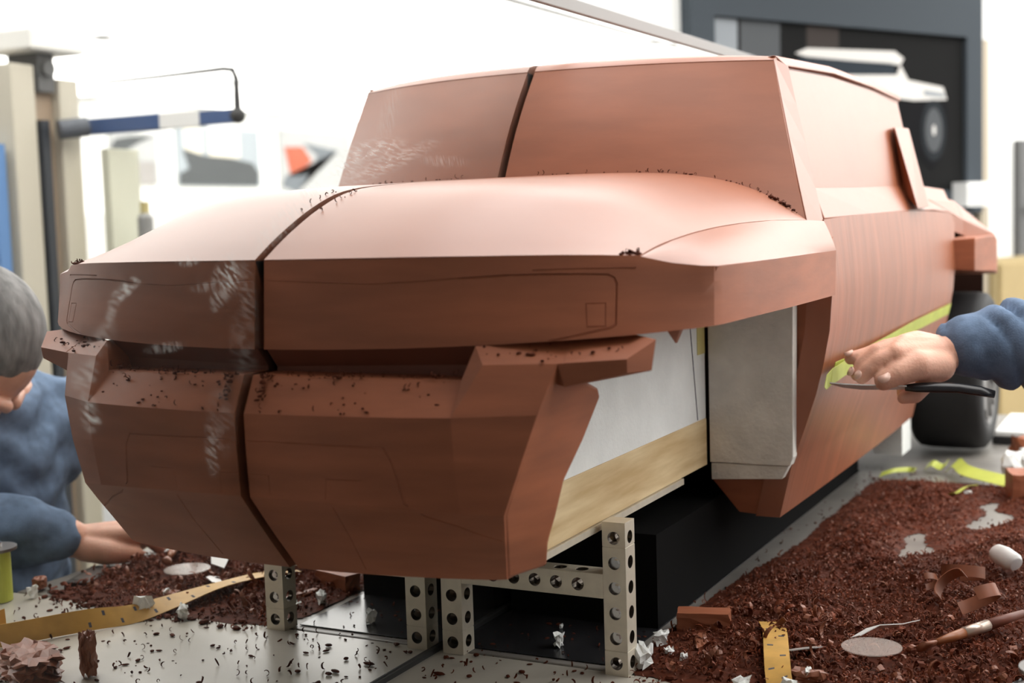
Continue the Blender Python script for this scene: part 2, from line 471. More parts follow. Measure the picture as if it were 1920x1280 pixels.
# fender top between the groove and the fascia edge
ft_in = [(.3182, -.1760, .4292), (.3205, -.150, .4345), (.3225, -.11, .4405), (.3232, -.06, .445), (.3245, .0, .449), (.326, .08, .4518), (.3295, .17, .4532), (.3335, .305, .4515), (.337, .362, .4495)]
ft_out = [(.3190, -.1768, .4289), (.340, -.161, .4228), (.362, -.1495, .4196), (.3725, -.140, .4190), (.3735, -.05, .4184), (.3715, .04, .4178), (.366, .15, .4170), (.356, .295, .416), (.3515, .36, .4155)]
rows = []
for k in range(5):
    t = k / 4; rr = []
    for a, b in zip(ft_in, ft_out):
        p = list(lerp(a, b, t)); p[2] += .004 * math.sin(math.pi * t) * min(1, abs(b[0] - a[0]) / .03); rr.append(tuple(p))
    rows.append(rr)
o = grid_solid(rows, (-.003, 0, -.012)).build('fender_top', clay_flat, car); smooth_ang(o, 40)

# recess between fascia and bumper, its shade painted as darker clay
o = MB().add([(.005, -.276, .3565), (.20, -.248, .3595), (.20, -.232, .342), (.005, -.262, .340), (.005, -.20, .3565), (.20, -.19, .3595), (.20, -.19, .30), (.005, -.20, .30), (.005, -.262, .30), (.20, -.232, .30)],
             [(0, 1, 2, 3), (3, 2, 9, 8), (0, 4, 5, 1), (4, 7, 6, 5), (8, 9, 6, 7), (0, 3, 8, 7, 4), (1, 5, 6, 9, 2)]).build('grille_recess', mat('recess_shade_clay', (.17, .055, .03), rough=.6), car)

# bumper face
prof = [(.3048, -.3125, .60, 0), (.2706, -.3120, .65, -.003), (.2319, -.3095, .80, -.0104), (.213, -.2948, .72, -.008), (.1941, -.2795, .60, -.004), (.153, -.2447, .42, .004)]
A_ = [(.2575, -.2570, .305), (.2440, -.2635, .264), (.2288, -.2656, .2215), (.2240, -.2560, .205), (.2190, -.2460, .189), (.209, -.2263, .157)]
xs_ = [.005, .05, .10, .15, .1955]
vs_ = []; idx = {}
for i, (z, y0, k, dz) in enumerate(prof):
    for j, x in enumerate(xs_):
        idx[i, j] = len(vs_); vs_.append((x, y0 + k * x * x, z + dz * (x / .2288) ** 2))
    idx[i, 5] = len(vs_); vs_.append(A_[i])
fs = [(idx[i, j], idx[i, j + 1], idx[i + 1, j + 1], idx[i + 1, j]) for i in range(5) for j in range(5)]
tr = []
for j, x in enumerate(xs_[:4] + [.192]):
    tr.append(len(vs_)); vs_.append((x, -.2968 + .9 * x * x, .3361 - .001 * j))
fs += [(tr[j], tr[j + 1], idx[0, j + 1], idx[0, j]) for j in range(4)]
nb = len(vs_); vs_ += [(.2107, -.2601, .345), (.2011, -.2540, .3597), (.268, -.2385, .345)]
b_, c_, k_ = nb, nb + 1, nb + 2
fs += [(idx[0, 4], tr[4], c_, b_), (idx[0, 4], b_, k_, idx[0, 5])]
o = surf_solid(vs_, fs, (0, .05, 0)).build('bumper', clay, car)
G = MB(); SNAP = BVHTree.FromPolygons([v.co for v in o.data.vertices], [tuple(p.vertices) for p in o.data.polygons])
groove(G, [(0.0078, -0.3143, 0.2812), (0.0607, -0.3120, 0.2811), (0.1366, -0.3026, 0.2792), (0.1430, -0.3014, 0.2687), (0.1458, -0.2969, 0.2547), (0.1494, -0.2910, 0.2323), (0.1656, -0.2829, 0.2206), (0.1900, -0.2729, 0.2104), (0.2056, -0.2655, 0.2010), (0.2215, -0.2584, 0.1921)], .0008)
groove(G, [(0.0061, -0.3114, 0.2524), (0.0262, -0.3110, 0.2525), (0.0262, -0.3072, 0.2342)], .0006)
groove(G, [(0.0800, -0.3029, 0.2337), (0.0828, -0.3063, 0.2513), (0.1176, -0.3011, 0.2507), (0.1190, -0.3004, 0.2461)], .0006)
groove(G, [(0.0842, -0.2994, 0.2264), (0.0846, -0.2822, 0.1951), (0.0797, -0.2482, 0.1582)], .0005)
cut(o, G); bevel(o, .0018, 2, 14); smooth_ang(o, 9)

# bumper block with the wing that runs out to the side
top_b = (.2107, -.2601, .345); top_c = (.2011, -.2540, .3597); kk = (.268, -.2385, .345)
tipf = (.3221, -.2218, .348); tipb = (.3382, -.197, .3619); tipm = (.3094, -.1803, .3650); tipl = (.3372, -.2058, .3373)
fl = (.3215, -.2200, .3365); kl = (.272, -.2345, .3255)
V = [top_b, top_c, (.268, -.205, .3628), tipm, tipb, tipf, kk, kl, fl, tipl,
     (.2107, -.20, .335), (.2011, -.19, .3400), (.268, -.165, .330), (.29, -.155, .334), (.312, -.165, .338), (.265, -.15, .3200)]
F = [(0, 6, 5, 4, 3, 2, 1), (6, 7, 8, 5), (5, 8, 9, 4), (0, 10, 15, 7, 6), (7, 15, 14, 9, 8), (4, 9, 14), (0, 1, 11, 10), (1, 2, 12, 11), (2, 3, 13, 12), (3, 4, 14, 13), (10, 11, 12, 13, 14, 15)]
o = MB().add(V, F).build('bumper_wing', clay, car)
SNAP = None
G = MB(); groove(G, [(.2665, -.212, .3601), (.2725, -.2375, .3452), (.2665, -.2385, .336), (.262, -.244, .322)], .0007)
cut(o, G); bevel(o, .002, 2, 14); smooth_ang(o, 9)

# light side facet of the bumper
A2 = [kk] + A_
B2 = [(.262, -.140, .3125), (.2545, -.1200, .3020), (.2505, -.150, .268), (.2465, -.182, .2380), (.2405, -.189, .2065), (.2365, -.196, .186), (.2290, -.185, .1610)]
rows = [[lerp(a, b, t) for a, b in zip(A2, B2)] for t in (0, .5, 1)]
o = grid_solid(rows, (-.03, .01, 0)).build('bumper_side', clay, car)
bevel(o, .004, 3, 25); smooth_ang(o, 25)

# windscreen
ws_top = lambda u: (.005 + .2775 * u, .2798 + .0702 * u * u, .641 - .0015 * u ** 3)


def ws_bot(u):
    p = hood_pt(u, 1.); return (p[0], p[1] + .001, p[2] - .004)


rows = []
for j in range(9):
    t = j / 8; rr = []
    for i in range(NU + 1):
        a = ws_bot(i / NU); b = ws_top(i / NU); p = list(lerp(a, b, t)); p[1] -= .006 * math.sin(math.pi * t); rr.append(tuple(p))
    rows.append(rr)
o = grid_solid(rows, (0, .03, -.004)).build('windscreen', clay_mid, car); smooth_ang(o, 35)

# roof
rows = []
for (dy, dz, sh) in [(-.0005, .0005, 0), (.006, .0065, .001), (.022, .0105, .002), (.08, .0145, .002), (.3, .019, .003), (.55, .0175, .003), (.775, .012, .003)]:
    rr = []
    for i in range(NU + 1):
        u = i / NU; x, y, z = ws_top(u); yy = y + dy * (1 if dy < .1 else 1 - .08 * u * u)
        rr.append((x + sh * u, yy, z + dz * (1 - .45 * u ** 4)))
    rows.append(rr)
o = grid_solid(rows, (0, 0, -.02)).build('roof', clay_flat, car); smooth_ang(o, 40)

# roof rail, pillar, side window, shoulder
rail = [[(.2835, .352, .6455), (.2865, .60, .6535), (.2875, .85, .6515), (.2875, 1.07, .6450)], [(.2895, .378, .6345), (.2945, .60, .6425), (.2915, .85, .6420), (.2885, 1.07, .6360)]]
o = grid_solid(rail, (-.02, 0, -.003)).build('roof_rail', clay_flat, car); bevel(o, .002)
pil = [[(.2825, .3500, .6420), (.2945, .338, .595), (.3065, .3267, .548), (.3205, .3135, .495), (.3325, .305, .448)], [(.2900, .3870, .6365), (.3005, .385, .588), (.3115, .3845, .541), (.3235, .3805, .488), (.3365, .3715, .440)]]
o = grid_solid(pil, (-.025, .01, 0)).build('windscreen_pillar', clay_flat, car); bevel(o, .0015)
wn = [[(.2880, .388, .6310), (.2915, .60, .6375), (.2890, .85, .6370), (.2855, 1.06, .6310)], [(.3045, .3925, .560), (.309, .60, .565), (.3065, .85, .565), (.3025, 1.05, .562)], [(.3195, .3940, .4890), (.3225, .60, .491), (.3225, .85, .4945), (.3195, 1.03, .4965)]]
o = grid_solid(wn, (-.02, 0, 0)).build('side_window', clay_flat, car); smooth_ang(o, 30)
sd = [[(.3190, .383, .4900), (.3220, .60, .492), (.3220, .85, .4955), (.3195, 1.05, .4975), (.318, 1.30, .492)], [(.3345, .376, .4520), (.3405, .60, .4545), (.3435, .85, .457), (.3445, 1.05, .4565), (.345, 1.25, .4495)]]
o = grid_solid(sd, (-.03, 0, -.01)).build('shoulder', clay_flat, car); bevel(o, .0015)

# door side with its turned-under sill
dz_ = [.4512, .4142, .385, .3605, .3192, .28, .2419, .2026, .1593, .1540, .0889]
dx_ = [.3348, .3397, .3425, .3436, .3405, .333, .3232, .3098, .2945, .2925, .2767]
rz_ = [.4490, .4142, .385, .3600, .3192, .28, .2419, .2026, .1700, .1640, .1000]
rx_ = [.3450, .3490, .3515, .3525, .3500, .345, .3385, .3270, .3120, .3095, .2880]
ry_ = [1.250, 1.222, 1.212, 1.206, 1.202, 1.19, 1.172, 1.145, 1.12, 1.12, 1.16]
rows = []
for i in range(len(dz_)):
    rr = []
    for j in range(13):
        t = j / 12; b = 4 * t * (1 - t) * .0035
        rr.append((dx_[i] + (rx_[i] - dx_[i]) * t + b, .37 + (ry_[i] - .37) * t, dz_[i] + (rz_[i] - dz_[i]) * t + b * (1.9 if i == 0 else 1. if i == 1 else 0)))
    rows.append(rr)
o = grid_solid(rows, (-.03, 0, 0)).build('door_side', clay_side, car); smooth_ang(o, 14)
# front face of the body behind the wheel opening
pf = [(.19, .132), (.2247, .0918), (.2752, .0889), (.2909, .1593), (.3082, .2026), (.3216, .2419), (.339, .3192), (.342, .3605), (.3385, .430), (.19, .43)]
o = surf_solid([(x, .3735, z) for x, z in pf], [tuple(range(len(pf)))], (0, .03, 0)).build('wheel_opening_face', clay, car)
# rear pillar blade
V = [(.325, .90, .482), (.357, .845, .4585), (.350, .975, .462), (.320, 1.0, .4965), (.302, .935, .587), (.3125, .900, .5835), (.3125, 1.012, .5875), (.300, 1.03, .590)]
o = MB().add(V, [(0, 1, 5, 4), (1, 2, 6, 5), (2, 3, 7, 6), (0, 4, 7, 3), (4, 5, 6, 7), (0, 3, 2, 1)]).build('rear_pillar_blade', clay_flat, car); bevel(o, .002)
# rear deck and rear fender
rows = [[(.005, 1.06, .485), (.005, 1.35, .485), (.005, 1.48, .42), (.005, 1.52, .40)], [(.30, 1.06, .484), (.30, 1.33, .482), (.30, 1.47, .42), (.30, 1.515, .395)], [(.335, 1.06, .474), (.338, 1.30, .470), (.345, 1.45, .417), (.345, 1.51, .39)], [(.3455, 1.22, .4480), (.352, 1.30, .438), (.384, 1.455, .409), (.384, 1.50, .392)]]
o = grid_solid(rows, (0, 0, -.03)).build('rear_deck', clay_flat, car); bevel(o, .002)
V = [(.346, 1.205, .4040), (.385, 1.209, .4068), (.386, 1.455, .4054), (.384, 1.50, .396), (.385, 1.2087, .3492), (.386, 1.4556, .3372), (.384, 1.50, .33), (.347, 1.205, .3520), (.30, 1.50, .396), (.30, 1.50, .33), (.30, 1.205, .4155), (.30, 1.205, .352), (.30, 1.4556, .3372), (.345, 1.45, .4150)]
F = [(0, 1, 4, 7), (0, 7, 11, 10), (1, 2, 5, 4), (2, 3, 6, 5), (0, 13, 2, 1), (13, 8, 3, 2), (0, 10, 8, 13), (3, 8, 9, 6), (4, 5, 12, 11, 7), (5, 6, 9, 12), (8, 10, 11, 12, 9)]
o = MB().add(V, F).build('rear_fender', clay, car); bevel(o, .002)
# dark fillers added inside the clay, and the rear foam post
MB().bb((.006, .405, .16), (.24, 1.15, .42)).build('light_block_core', mat('core_shade', (.06, .04, .03), rough=.9, spec=.1), car)  # unseen filler added to stop light leaks, coloured dark as shade
MB().bb((.006, 1.245, .315), (.30, 1.49, .38)).build('wheelhouse', mat('wheel_well_shade', (.02, .008, .005), rough=.9, spec=.1), car)  # near-black colour stands in for the wheel well shade
MB().bb((.006, 1.585, .10), (.345, 1.60, .38)).build('gap_shade_panel', bpy.data.materials['wheel_well_shade'], car)  # panel added behind the wheel gap to fill it with painted shade
MB().bb((.22, 1.161, .03), (.27, 1.24, .30)).build('rear_foam_post', foam, car)
# front foam core, pine rail, foam block, strip
o = MB().add([(.02, -.17, .2115), (.02, .353, .2115), (.02, .353, .40), (.02, -.17, .40), (.19, -.17, .2115), (.19, .353, .2115), (.19, .353, .40), (.19, -.17, .40)], [(0, 1, 2, 3), (4, 7, 6, 5), (0, 4, 5, 1), (1, 5, 6, 2), (2, 6, 7, 3), (3, 7, 4, 0)]).build('foam_core', foam, car)
MB().tube([(.1903, .298, .345), (.1903, .322, .213)], .0007, 6).build('pencil_line', pencil, o)
MB().bb((.1902, .325, .292), (.1908, .352, .345)).build('masking_tape_patch', tape_cr, o)
bevel(MB().bb((.10, -.215, .153), (.191, .353, .2113)).build('pine_rail', wood, car), .001)
MB().bb((.14, -.15, .1455), (.193, .262, .1525)).build('metal_strip', alu, car)
pb = [(.194, .156), (.2945, .156), (.2985, .167), (.301, .36), (.194, .36)]
bevel(surf_solid([(x, .354, z) for x, z in pb], [tuple(range(len(pb)))], (0, .019, 0)).build('foam_block', foam_dirty, car), .0012)
pb = [(.195, .134), (.2845, .1395), (.2925, .1553), (.195, .1553)]
bevel(surf_solid([(x, .3555, z) for x, z in pb], [tuple(range(len(pb)))], (0, .0175, 0)).build('foam_foot', foam_dirty, car), .0012)
# torn clay flap under the fender
MB().add([(.3215, -.135, .368), (.333, -.12, .368), (.3295, -.128, .352), (.3215, -.125, .368), (.333, -.11, .368), (.3295, -.123, .352)], [(0, 1, 2), (3, 5, 4), (0, 2, 5, 3), (1, 4, 5, 2), (0, 3, 4, 1)]).build('torn_flap', clay, car)
# lime tape lining the door
tp = [(.3315, .3600, .2690), (.3385, .395, .2695), (.3408, .46, .2705), (.3440, .66, .276), (.3462, .86, .2825), (.3478, 1.02, .285), (.3478, 1.18, .2865)]
o = MB().ribbon(tp[1:], .019, (.25, 0, 1), .0006).build('lining_tape', tape_g, car); o['label'] = 'lime green tape line along the door'
fl_ = [(.3455, .47, .2695), (.3440, .43, .2680), (.3440, .395, .2660), (.3425, .371, .2645), (.3405, .356, .2600), (.3400, .348, .2530)]
MB().ribbon(fl_, [.020, .020, .020, .020, .022, .014], [Vector((.1, 0, 1))] * 4 + [Vector((.1, -.6, .8)), Vector((.1, -.9, .3))], .0006).build('tape_end', tape_g, car)['label'] = 'loose wrinkled end of the lime tape'

# rear wheel
wh = thing('model_wheel', 'black model wheel under the rear fender of the clay car', 'wheel', (.318, 1.43, .004))
WC = Vector((.318, 1.43, .152)); R0 = .148


def lathe_x(prof, seg=48):
    mb = MB(); n = len(prof); vs_ = []
    for k in range(seg):
        g = 2 * math.pi * k / seg
        for (x, r) in prof: vs_.append((WC.x + x, WC.y + r * math.cos(g), WC.z + r * math.sin(g)))
    fs = [(k * n + i, k * n + (i + 1) % n, ((k + 1) % seg) * n + (i + 1) % n, ((k + 1) % seg) * n + i) for k in range(seg) for i in range(n)]
    return mb.add(vs_, fs)


tm = lathe_x([(-.066, .095), (-.066, .138), (-.058, .146), (-.04, .148), (0, .1485), (.04, .148), (.056, .145), (.064, .134), (.066, .115), (.062, .098), (.03, .095)])
obj('tyre', tm.mesh('tyre', True), mat('tyre_black', (.010, .010, .011), rough=.7), wh)
rimm = mat('rim_grey', (.13, .125, .12), rough=.5, metal=.4)
r_ = lathe_x([(.03, .0), (.05, .0), (.052, .024), (.038, .03), (.036, .084), (.058, .092), (.0635, .101), (.056, .104), (.02, .096), (.02, .0)])
for k in range(6):
    g = 2 * math.pi * k / 6
    for dg in (-.22, .22):
        r_.tube([(WC.x + .050, WC.y + .018 * math.cos(g), WC.z + .018 * math.sin(g)), (WC.x + .056, WC.y + .094 * math.cos(g + dg), WC.z + .094 * math.sin(g + dg))], .008, 8)
r_.build('rim', rimm, wh)

# perforated stand under the model
st = thing('perforated_stand', 'two perforated aluminium posts joined by a crossbar under the clay car', 'stand', (.12, .0125, 0))


def perforated(name, a, b, axis, holes, seams=()):
    o = MB().bb(a, b).build(name, [alu, hole], st); c = MB()
    mid = [(a[i] + b[i]) / 2 for i in range(3)]
    for h in holes:
        for ax in range(3):
            if ax == axis: continue
            p = list(mid); p[axis] = h; q = list(p); p[ax] = a[ax] - .002; q[ax] = b[ax] + .002
            c.tube([p, q], .0066, 20, 1)
    cut(o, c)
    c = MB()
    for s_ in seams:
        lo = list(a); hi = list(b); lo[axis] = s_ - .0004; hi[axis] = s_ + .0004
        for ax in range(3):
            if ax == axis: continue
            for sgn in (0, 1):
                l2 = list(lo); h2 = list(hi)
                for k in range(3):
                    if k != axis and k != ax: l2[k] -= .001; h2[k] += .001
                if sgn: l2[ax] = hi[ax] - .0006; h2[ax] = hi[ax] + .001
                else: h2[ax] = lo[ax] + .0006; l2[ax] = lo[ax] - .001
                c.bb(l2, h2)
    if seams: cut(o, c)
    bevel(o, .0006, 2, 40)
    return o


P1 = perforated('post', (.1999, 0, 0), (.2249, .025, .1580), 2, [.0128 + .0258 * k for k in range(6)], (.0257, .1325))
P2 = perforated('post', (.0100, 0, 0), (.0350, .025, .1452), 2, [.0128 + .0258 * k for k in range(6)], (.0257,))
perforated('crossbar', (.0352, 0, .0785), (.1997, .025, .1040), 0, [.049 + .0245 * k for k in range(6)])
for z in (.0128 + .0258 * 3, .0128 + .0258 * 4, .0128 + .0258, .0128 + .0258 * 2):
    MB().tube([(.2124, .004, z), (.2124, .0135, z)], .0062, 16).tube([(.2124, .002, z), (.2124, .005, z)], .0035, 6).build('bolt', steel, P1)
bs = MB().bb((.012, .16, .0014), (.196, 1.15, .108))  # black beam added to keep the space under the car dark
tag(bs.build('shade_beam', mat('matt_black', (.008, .008, .008), rough=.9, spec=.05), None), 'black beam added on the table beneath the clay car to keep the space dark', 'beam'); recentre(bpy.data.objects['shade_beam'])
#@@P3
# ------------------------------------------------------------------ poster and things by the back wall
po = thing('framed_poster', 'big dark grey framed poster of a white off-road vehicle on the back wall', 'poster', tuple(wp(-.78, .42, .03)))
pf = mat('poster_frame', (.052, .062, .072), rough=.7, spec=.1)
wbox(wbox(wbox(wbox(MB(), -1.578, .0, 1.115, CEIL_Z - .02, .001, .05), -1.578, -1.47, .43, 1.1145, .001, .05), -.1, .0, .43, 1.1145, .001, .05), -1.469, -.101, .43, .52, .001, .05).build('frame', pf, po)
pic = MB(); wbox(pic, -1.469, -.101, .5205, 1.1145, .002, .030, 0)


def wpoly(mb, pts, out, mi):
    n = len(pts); a = [wp(s, z, out) for s, z in pts] + [wp(s, z, out + .0008) for s, z in pts]
    return mb.add(a, [tuple(range(n))[::-1], tuple(range(n, 2 * n))] + [(i, (i + 1) % n, n + (i + 1) % n, n + i) for i in range(n)], mi)


o1 = .0301
wpoly(pic, [(-1.465, 1.112), (-1.345, 1.112), (-1.347, 1.0), (-1.447, .98)], o1, 1)
wpoly(pic, [(-1.33, 1.112), (-1.136, 1.112), (-1.138, .98), (-1.332, .98)], o1, 2)
wpoly(pic, [(-1.0, 1.110), (-.83, 1.110), (-.831, .99), (-1.001, .99)], o1, 4)
wpoly(pic, [(-1.05, .98), (-1.30, .98), (-1.30, .84), (-1.0, .80), (-.62, .66), (-.52, .66), (-.44, .74), (-.60, .88)], o1, 5)
wpoly(pic, [(-1.062, 1.011), (-1.001, 1.032), (-0.517, 1.043), (-0.464, 1.018), (-0.486, 0.993), (-1.002, 1.002)], o1 + .001, 3)
wpoly(pic, [(-1.045, .998), (-.527, .998), (-.508, .952), (-.833, .940), (-1.04, .93)], o1 + .001, 6)
wpoly(pic, [(-1.057, .93), (-.833, .945), (-.508, .956), (-.486, .993), (-.439, .939), (-.229, .919), (-.206, .872), (-.408, .863), (-.596, .874), (-.948, .86), (-1.2, .86), (-1.2, .92)], o1 + .002, 3)
wpoly(pic, [(-.716, .868), (-.408, .862), (-.206, .868), (-.196, .786), (-.24, .64), (-.297, .60), (-.441, .70), (-.6, .80)], o1 + .0015, 5)
wpoly(pic, [(-.289 + .078 * math.cos(a * math.pi / 12), .753 + .118 * math.sin(a * math.pi / 12)) for a in range(24)], o1 + .003, 7)
wpoly(pic, [(-.289 + .052 * math.cos(a * math.pi / 12), .753 + .085 * math.sin(a * math.pi / 12)) for a in range(24)], o1 + .004, 2)
wpoly(pic, [(-.289 + .010 * math.cos(a * math.pi / 8), .753 + .02 * math.sin(a * math.pi / 8)) for a in range(16)], o1 + .005, 3)
wpoly(pic, [(-.350, .905), (-.225, .896), (-.220, .880), (-.345, .884)], o1 + .003, 1)
pm = [mat('print_dark', (.012, .012, .012), rough=.8, spec=.05), mat('print_pale', (.26, .28, .30), rough=.8, spec=.05), mat('print_grey', (.085, .09, .095), rough=.8, spec=.05), mat('print_white', (.62, .60, .57), rough=.8, spec=.05),
      mat('print_brown', (.045, .038, .035), rough=.8, spec=.05), mat('print_black', (.009, .009, .01), rough=.8, spec=.05), mat('print_glass', (.03, .037, .045), rough=.8, spec=.05), mat('print_tyre', (.022, .025, .028), rough=.8, spec=.05)]
pic.build('picture', pm, po)
tan = mat('tan_board', (.42, .36, .27), rough=.7)
wbox(MB(), .004, .055, -.2, 1.113, .001, .04).build('wall_batten', tan, None)
o = tag(bpy.data.objects['wall_batten'], 'thin tan upright batten on the wall right of the big poster', 'batten'); recentre(o)
ca = thing('switch_box', 'small white box on the wall below the big poster', 'box', tuple(wp(-.13, .43, .08)))
wbox(MB(), -.197, -.06, .455, .55, .051, .12).build('box_body', white_p, ca)
wbox(MB(), -.18, -.077, .47, .535, .1201, .125).build('cover', white_p, ca)
cab = thing('beige_cabinet', 'low beige cabinet with white edges against the back wall', 'cabinet', tuple(wp(.2, FLOOR, .2)))
wbox(MB(), .06, .35, FLOOR + .002, .245, .031, .07).build('carcass', mat('cabinet_cream', (.42, .33, .17), rough=.6), cab)
dd = wbox(MB(), .075, .318, FLOOR + .05, .218, .0705, .085).build('door', mat('cabinet_beige', (.40, .30, .14), rough=.6, var=.05, scale=3), cab)
wbox(MB(), .325, .35, FLOOR + .002, .2455, .0705, .086).build('edge_strip', white_p, cab)
MB().tube([wp(.30, .0, .092), wp(.30, .12, .092)], .006, 10).build('handle', alu_d, dd)
dr = thing('door_1', None, None, tuple(wp(.45, FLOOR, 0)))
dr['kind'] = 'structure'
wbox(MB(), .283, .36, .245, .72, .001, .03).build('door_frame', mat('grey_frame', (.10, .10, .10), rough=.5), dr)
wbox(MB(), .361, 1.0, FLOOR + .002, .72, .001, .02).build('door_leaf', mat('door_dark', (.16, .14, .12), rough=.5), dr)
MB().ball(wp(.335, .44, .06), .022).build('door_handle', steel, dr)

# things by the far right wall, which the mirror shows
WX = 9.0


def rposter(name, label, y0, y1, z0, z1, shapes, base):
    t = thing(name, label, 'poster', (WX - .02, (y0 + y1) / 2, z0))
    MB().bb((WX - .03, y0, z0), (WX - .001, y1, z1)).build('print_sheet', base, t)
    for i, (nm, pts, mm) in enumerate(shapes):
        n = len(pts); x = WX - .031 - .002 * i
        a = [(x, y0 + (y1 - y0) * p, z0 + (z1 - z0) * q) for p, q in pts]; a += [(x - .001, p[1], p[2]) for p in a]
        MB().add(a, [tuple(range(n)), tuple(range(n, 2 * n))[::-1]] + [(k, n + k, n + (k + 1) % n, (k + 1) % n) for k in range(n)]).build(nm, mm, t)


pale = mat('poster_pale', (.40, .41, .41), rough=.6)
sd_ = mat('print_slate', (.055, .062, .066), rough=.6)
rposter('vehicle_poster', 'pale poster with a small dark car body, left of three on the far wall', 9.1, 9.78, .93, 1.46,
        [('lower_band', [(.0, .0), (.95, .0), (.95, .45), (0, .45)], mat('band_warm', (.30, .285, .275), rough=.6)), ('vehicle_shape', [(0, .68), (.1, .85), (.45, .92), (.95, .95), (.6, .8), (.35, .66), (.12, .45), (0, .5)], sd_)], pale)
rposter('vehicle_poster', 'wide poster of a long dark grey car, middle of three on the far wall', 10.1, 11.5, .92, 1.56,
        [('background_frame', [(.08, .5), (.08, .97), (.28, .97), (.28, .5)], mat('frame_tan', (.70, .66, .55), rough=.6)), ('background_panel', [(.36, .5), (.36, .97), (.74, .97), (.74, .5)], mat('panel_tan', (.72, .68, .58), rough=.6)),
         ('vehicle_shape', [(0, .02), (.0, .2), (.12, .30), (.05, .62), (.3, .52), (.6, .5), (.9, .42), (.98, .25), (.96, .02)], sd_)], mat('poster_bluish', (.33, .37, .40), rough=.6))
rposter('vehicle_poster', 'poster with an orange-red patch, right of three on the far wall', 11.9, 13.4, .86, 1.60,
        [('orange_shape', [(.12, .28), (.05, .72), (.30, .74), (.42, .52), (.2, .25)], mat('orange', (.42, .085, .035), rough=.5)), ('grey_shape', [(.0, .1), (.05, .25), (.3, .28), (.55, .4), (.8, .7), (.3, .8), (.5, .6), (.32, .2), (.2, 0)], mat('poster_shade', (.13, .15, .17), rough=.5))], pale)
tag(recentre(MB().bb((8.4, 7.6, FLOOR), (8.95, 14.5, .62)).build('wall_counter', mat('counter_white', (.72, .71, .68), rough=.5), None)), 'long low off-white counter along the far right wall', 'counter')

# coordinate measuring machine beside the table (seen in the mirror)
bei = mat('machine_beige', (.54, .50, .41), rough=.5); blu = mat('arm_blue', (.045, .09, .22), rough=.4)
cm = thing('measuring_machine', 'tall beige measuring machine with a blue horizontal arm and thin probe', 'measuring machine', (2.3, 1.62, FLOOR))
bevel(MB().bb((2.17, 1.495, FLOOR + .12), (2.30, 1.580, .93)).build('column', bei, cm), .004)
bevel(MB().bb((2.17, 1.670, FLOOR + .12), (2.30, 1.745, .90)).build('column', bei, cm), .004)
MB().bb((2.20, 1.5805, FLOOR + .12), (2.29, 1.6695, .86)).build('guide_web', mat('web_tan', (.36, .27, .19), rough=.6), cm)
MB().bb((2.165, 1.592, FLOOR + .12), (2.1995, 1.622, .78)).build('guide_rail', mat('rail_dark', (.03, .035, .045), rough=.4), cm)
bevel(MB().bb((2.13, 1.535, .968), (2.32, 1.740, 1.030)).build('head_box', mat('box_white', (.78, .77, .73), rough=.4), cm), .008)
MB().bb((2.175, 1.60, .8605), (2.29, 1.66, .9675)).tube([(2.16, 1.63, .925), (2.175, 1.63, .925)], .022).build('drive_pulley', mat('pulley', (.10, .10, .10), rough=.5), cm)
MB().bb((1.95, 1.50, FLOOR), (2.55, 1.80, FLOOR + .12)).build('machine_base', bei, cm)
a_ = bevel(MB().bb((1.86, 1.728, .742), (2.25, 1.762, .787)).build('arm', blu, cm), .003)
a_['label'] = 'blue horizontal measuring arm'
MB().bb((1.72, 1.728, .744), (1.86, 1.762, .785)).build('arm_sleeve', white_p, cm)
MB().bb((1.605, 1.730, .746), (1.72, 1.760, .783)).build('arm_tip', blu, cm)
MB().ball((1.60, 1.745, .765), .022).tube([(1.60, 1.745, .765), (1.60, 1.745, .865), (1.61, 1.745, .888), (1.64, 1.745, .893), (1.85, 1.74, .888), (2.1, 1.70, .88)], [.011, .008, .008, .007, .006, .005], 10).build('probe', black, cm)
MB().tube([(2.14, 1.63, .752), (2.10, 1.70, .762)], .028, 12).build('arm_clamp', mat('clamp', (.07, .08, .10), rough=.5), cm)
tb = thing('storage_rack', 'dark storage rack with white tubs behind the measuring machine', 'rack', (2.75, 1.95, FLOOR))
for y in (1.70, 2.02): MB().bb((2.6, y - .015, FLOOR), (2.9, y + .015, .66)).build('upright', mat('rack_dark', (.06, .065, .075), rough=.5), tb)
for z in (-.4, 0, .34, .60): MB().bb((2.6, 1.716, z - .01), (2.9, 2.004, z + .01)).build('shelf', mat('rack_shelf', (.3, .3, .3), rough=.5), tb)
for y, z, mm in ((1.79, .351, black), (1.92, .351, white_p), (1.83, .011, black)):
    oo = bevel(MB().bb((2.62, y - .055, z), (2.82, y + .055, z + .16)).build('storage_tub', mm, None), .01)
    tag(oo, {.351: ('black' if y < 1.8 else 'white') + ' plastic tub on the upper shelf of the storage rack', .011: 'black plastic tub on the lower shelf of the storage rack'}[z], 'tub'); recentre(oo)
bo = thing('cream_board', 'tall cream board leaning upright beside the measuring machine', 'board', (2.05, 1.80, FLOOR))
bevel(MB().bb((2.06, 1.735, FLOOR), (2.09, 1.86, .70)).build('board_panel', mat('cream', (.62, .62, .50), rough=.6), bo), .002)
MB().bb((2.055, 1.735, FLOOR), (2.095, 1.86, FLOOR + .03)).build('board_foot', bei, bo)
hb = thing('spray_can', 'grey and yellow spray can on the stool beside the cream board', 'can', (1.95, 1.90, .42))
MB().tube([(1.95, 1.75, .405), (1.95, 1.75, .50)], .022, 20).tube([(1.95, 1.75, .50), (1.95, 1.75, .512)], [.022, .014], 20).build('can_body', mat('can_grey', (.25, .25, .24), rough=.4), hb)
MB().tube([(1.95, 1.75, .5125), (1.95, 1.75, .545)], .013, 16).build('cap', mat('can_yellow', (.50, .42, .18), rough=.4), hb)
pdm = thing('tool_pedestal', 'slim white pedestal carrying the spray can', 'pedestal', (1.95, 1.75, FLOOR))
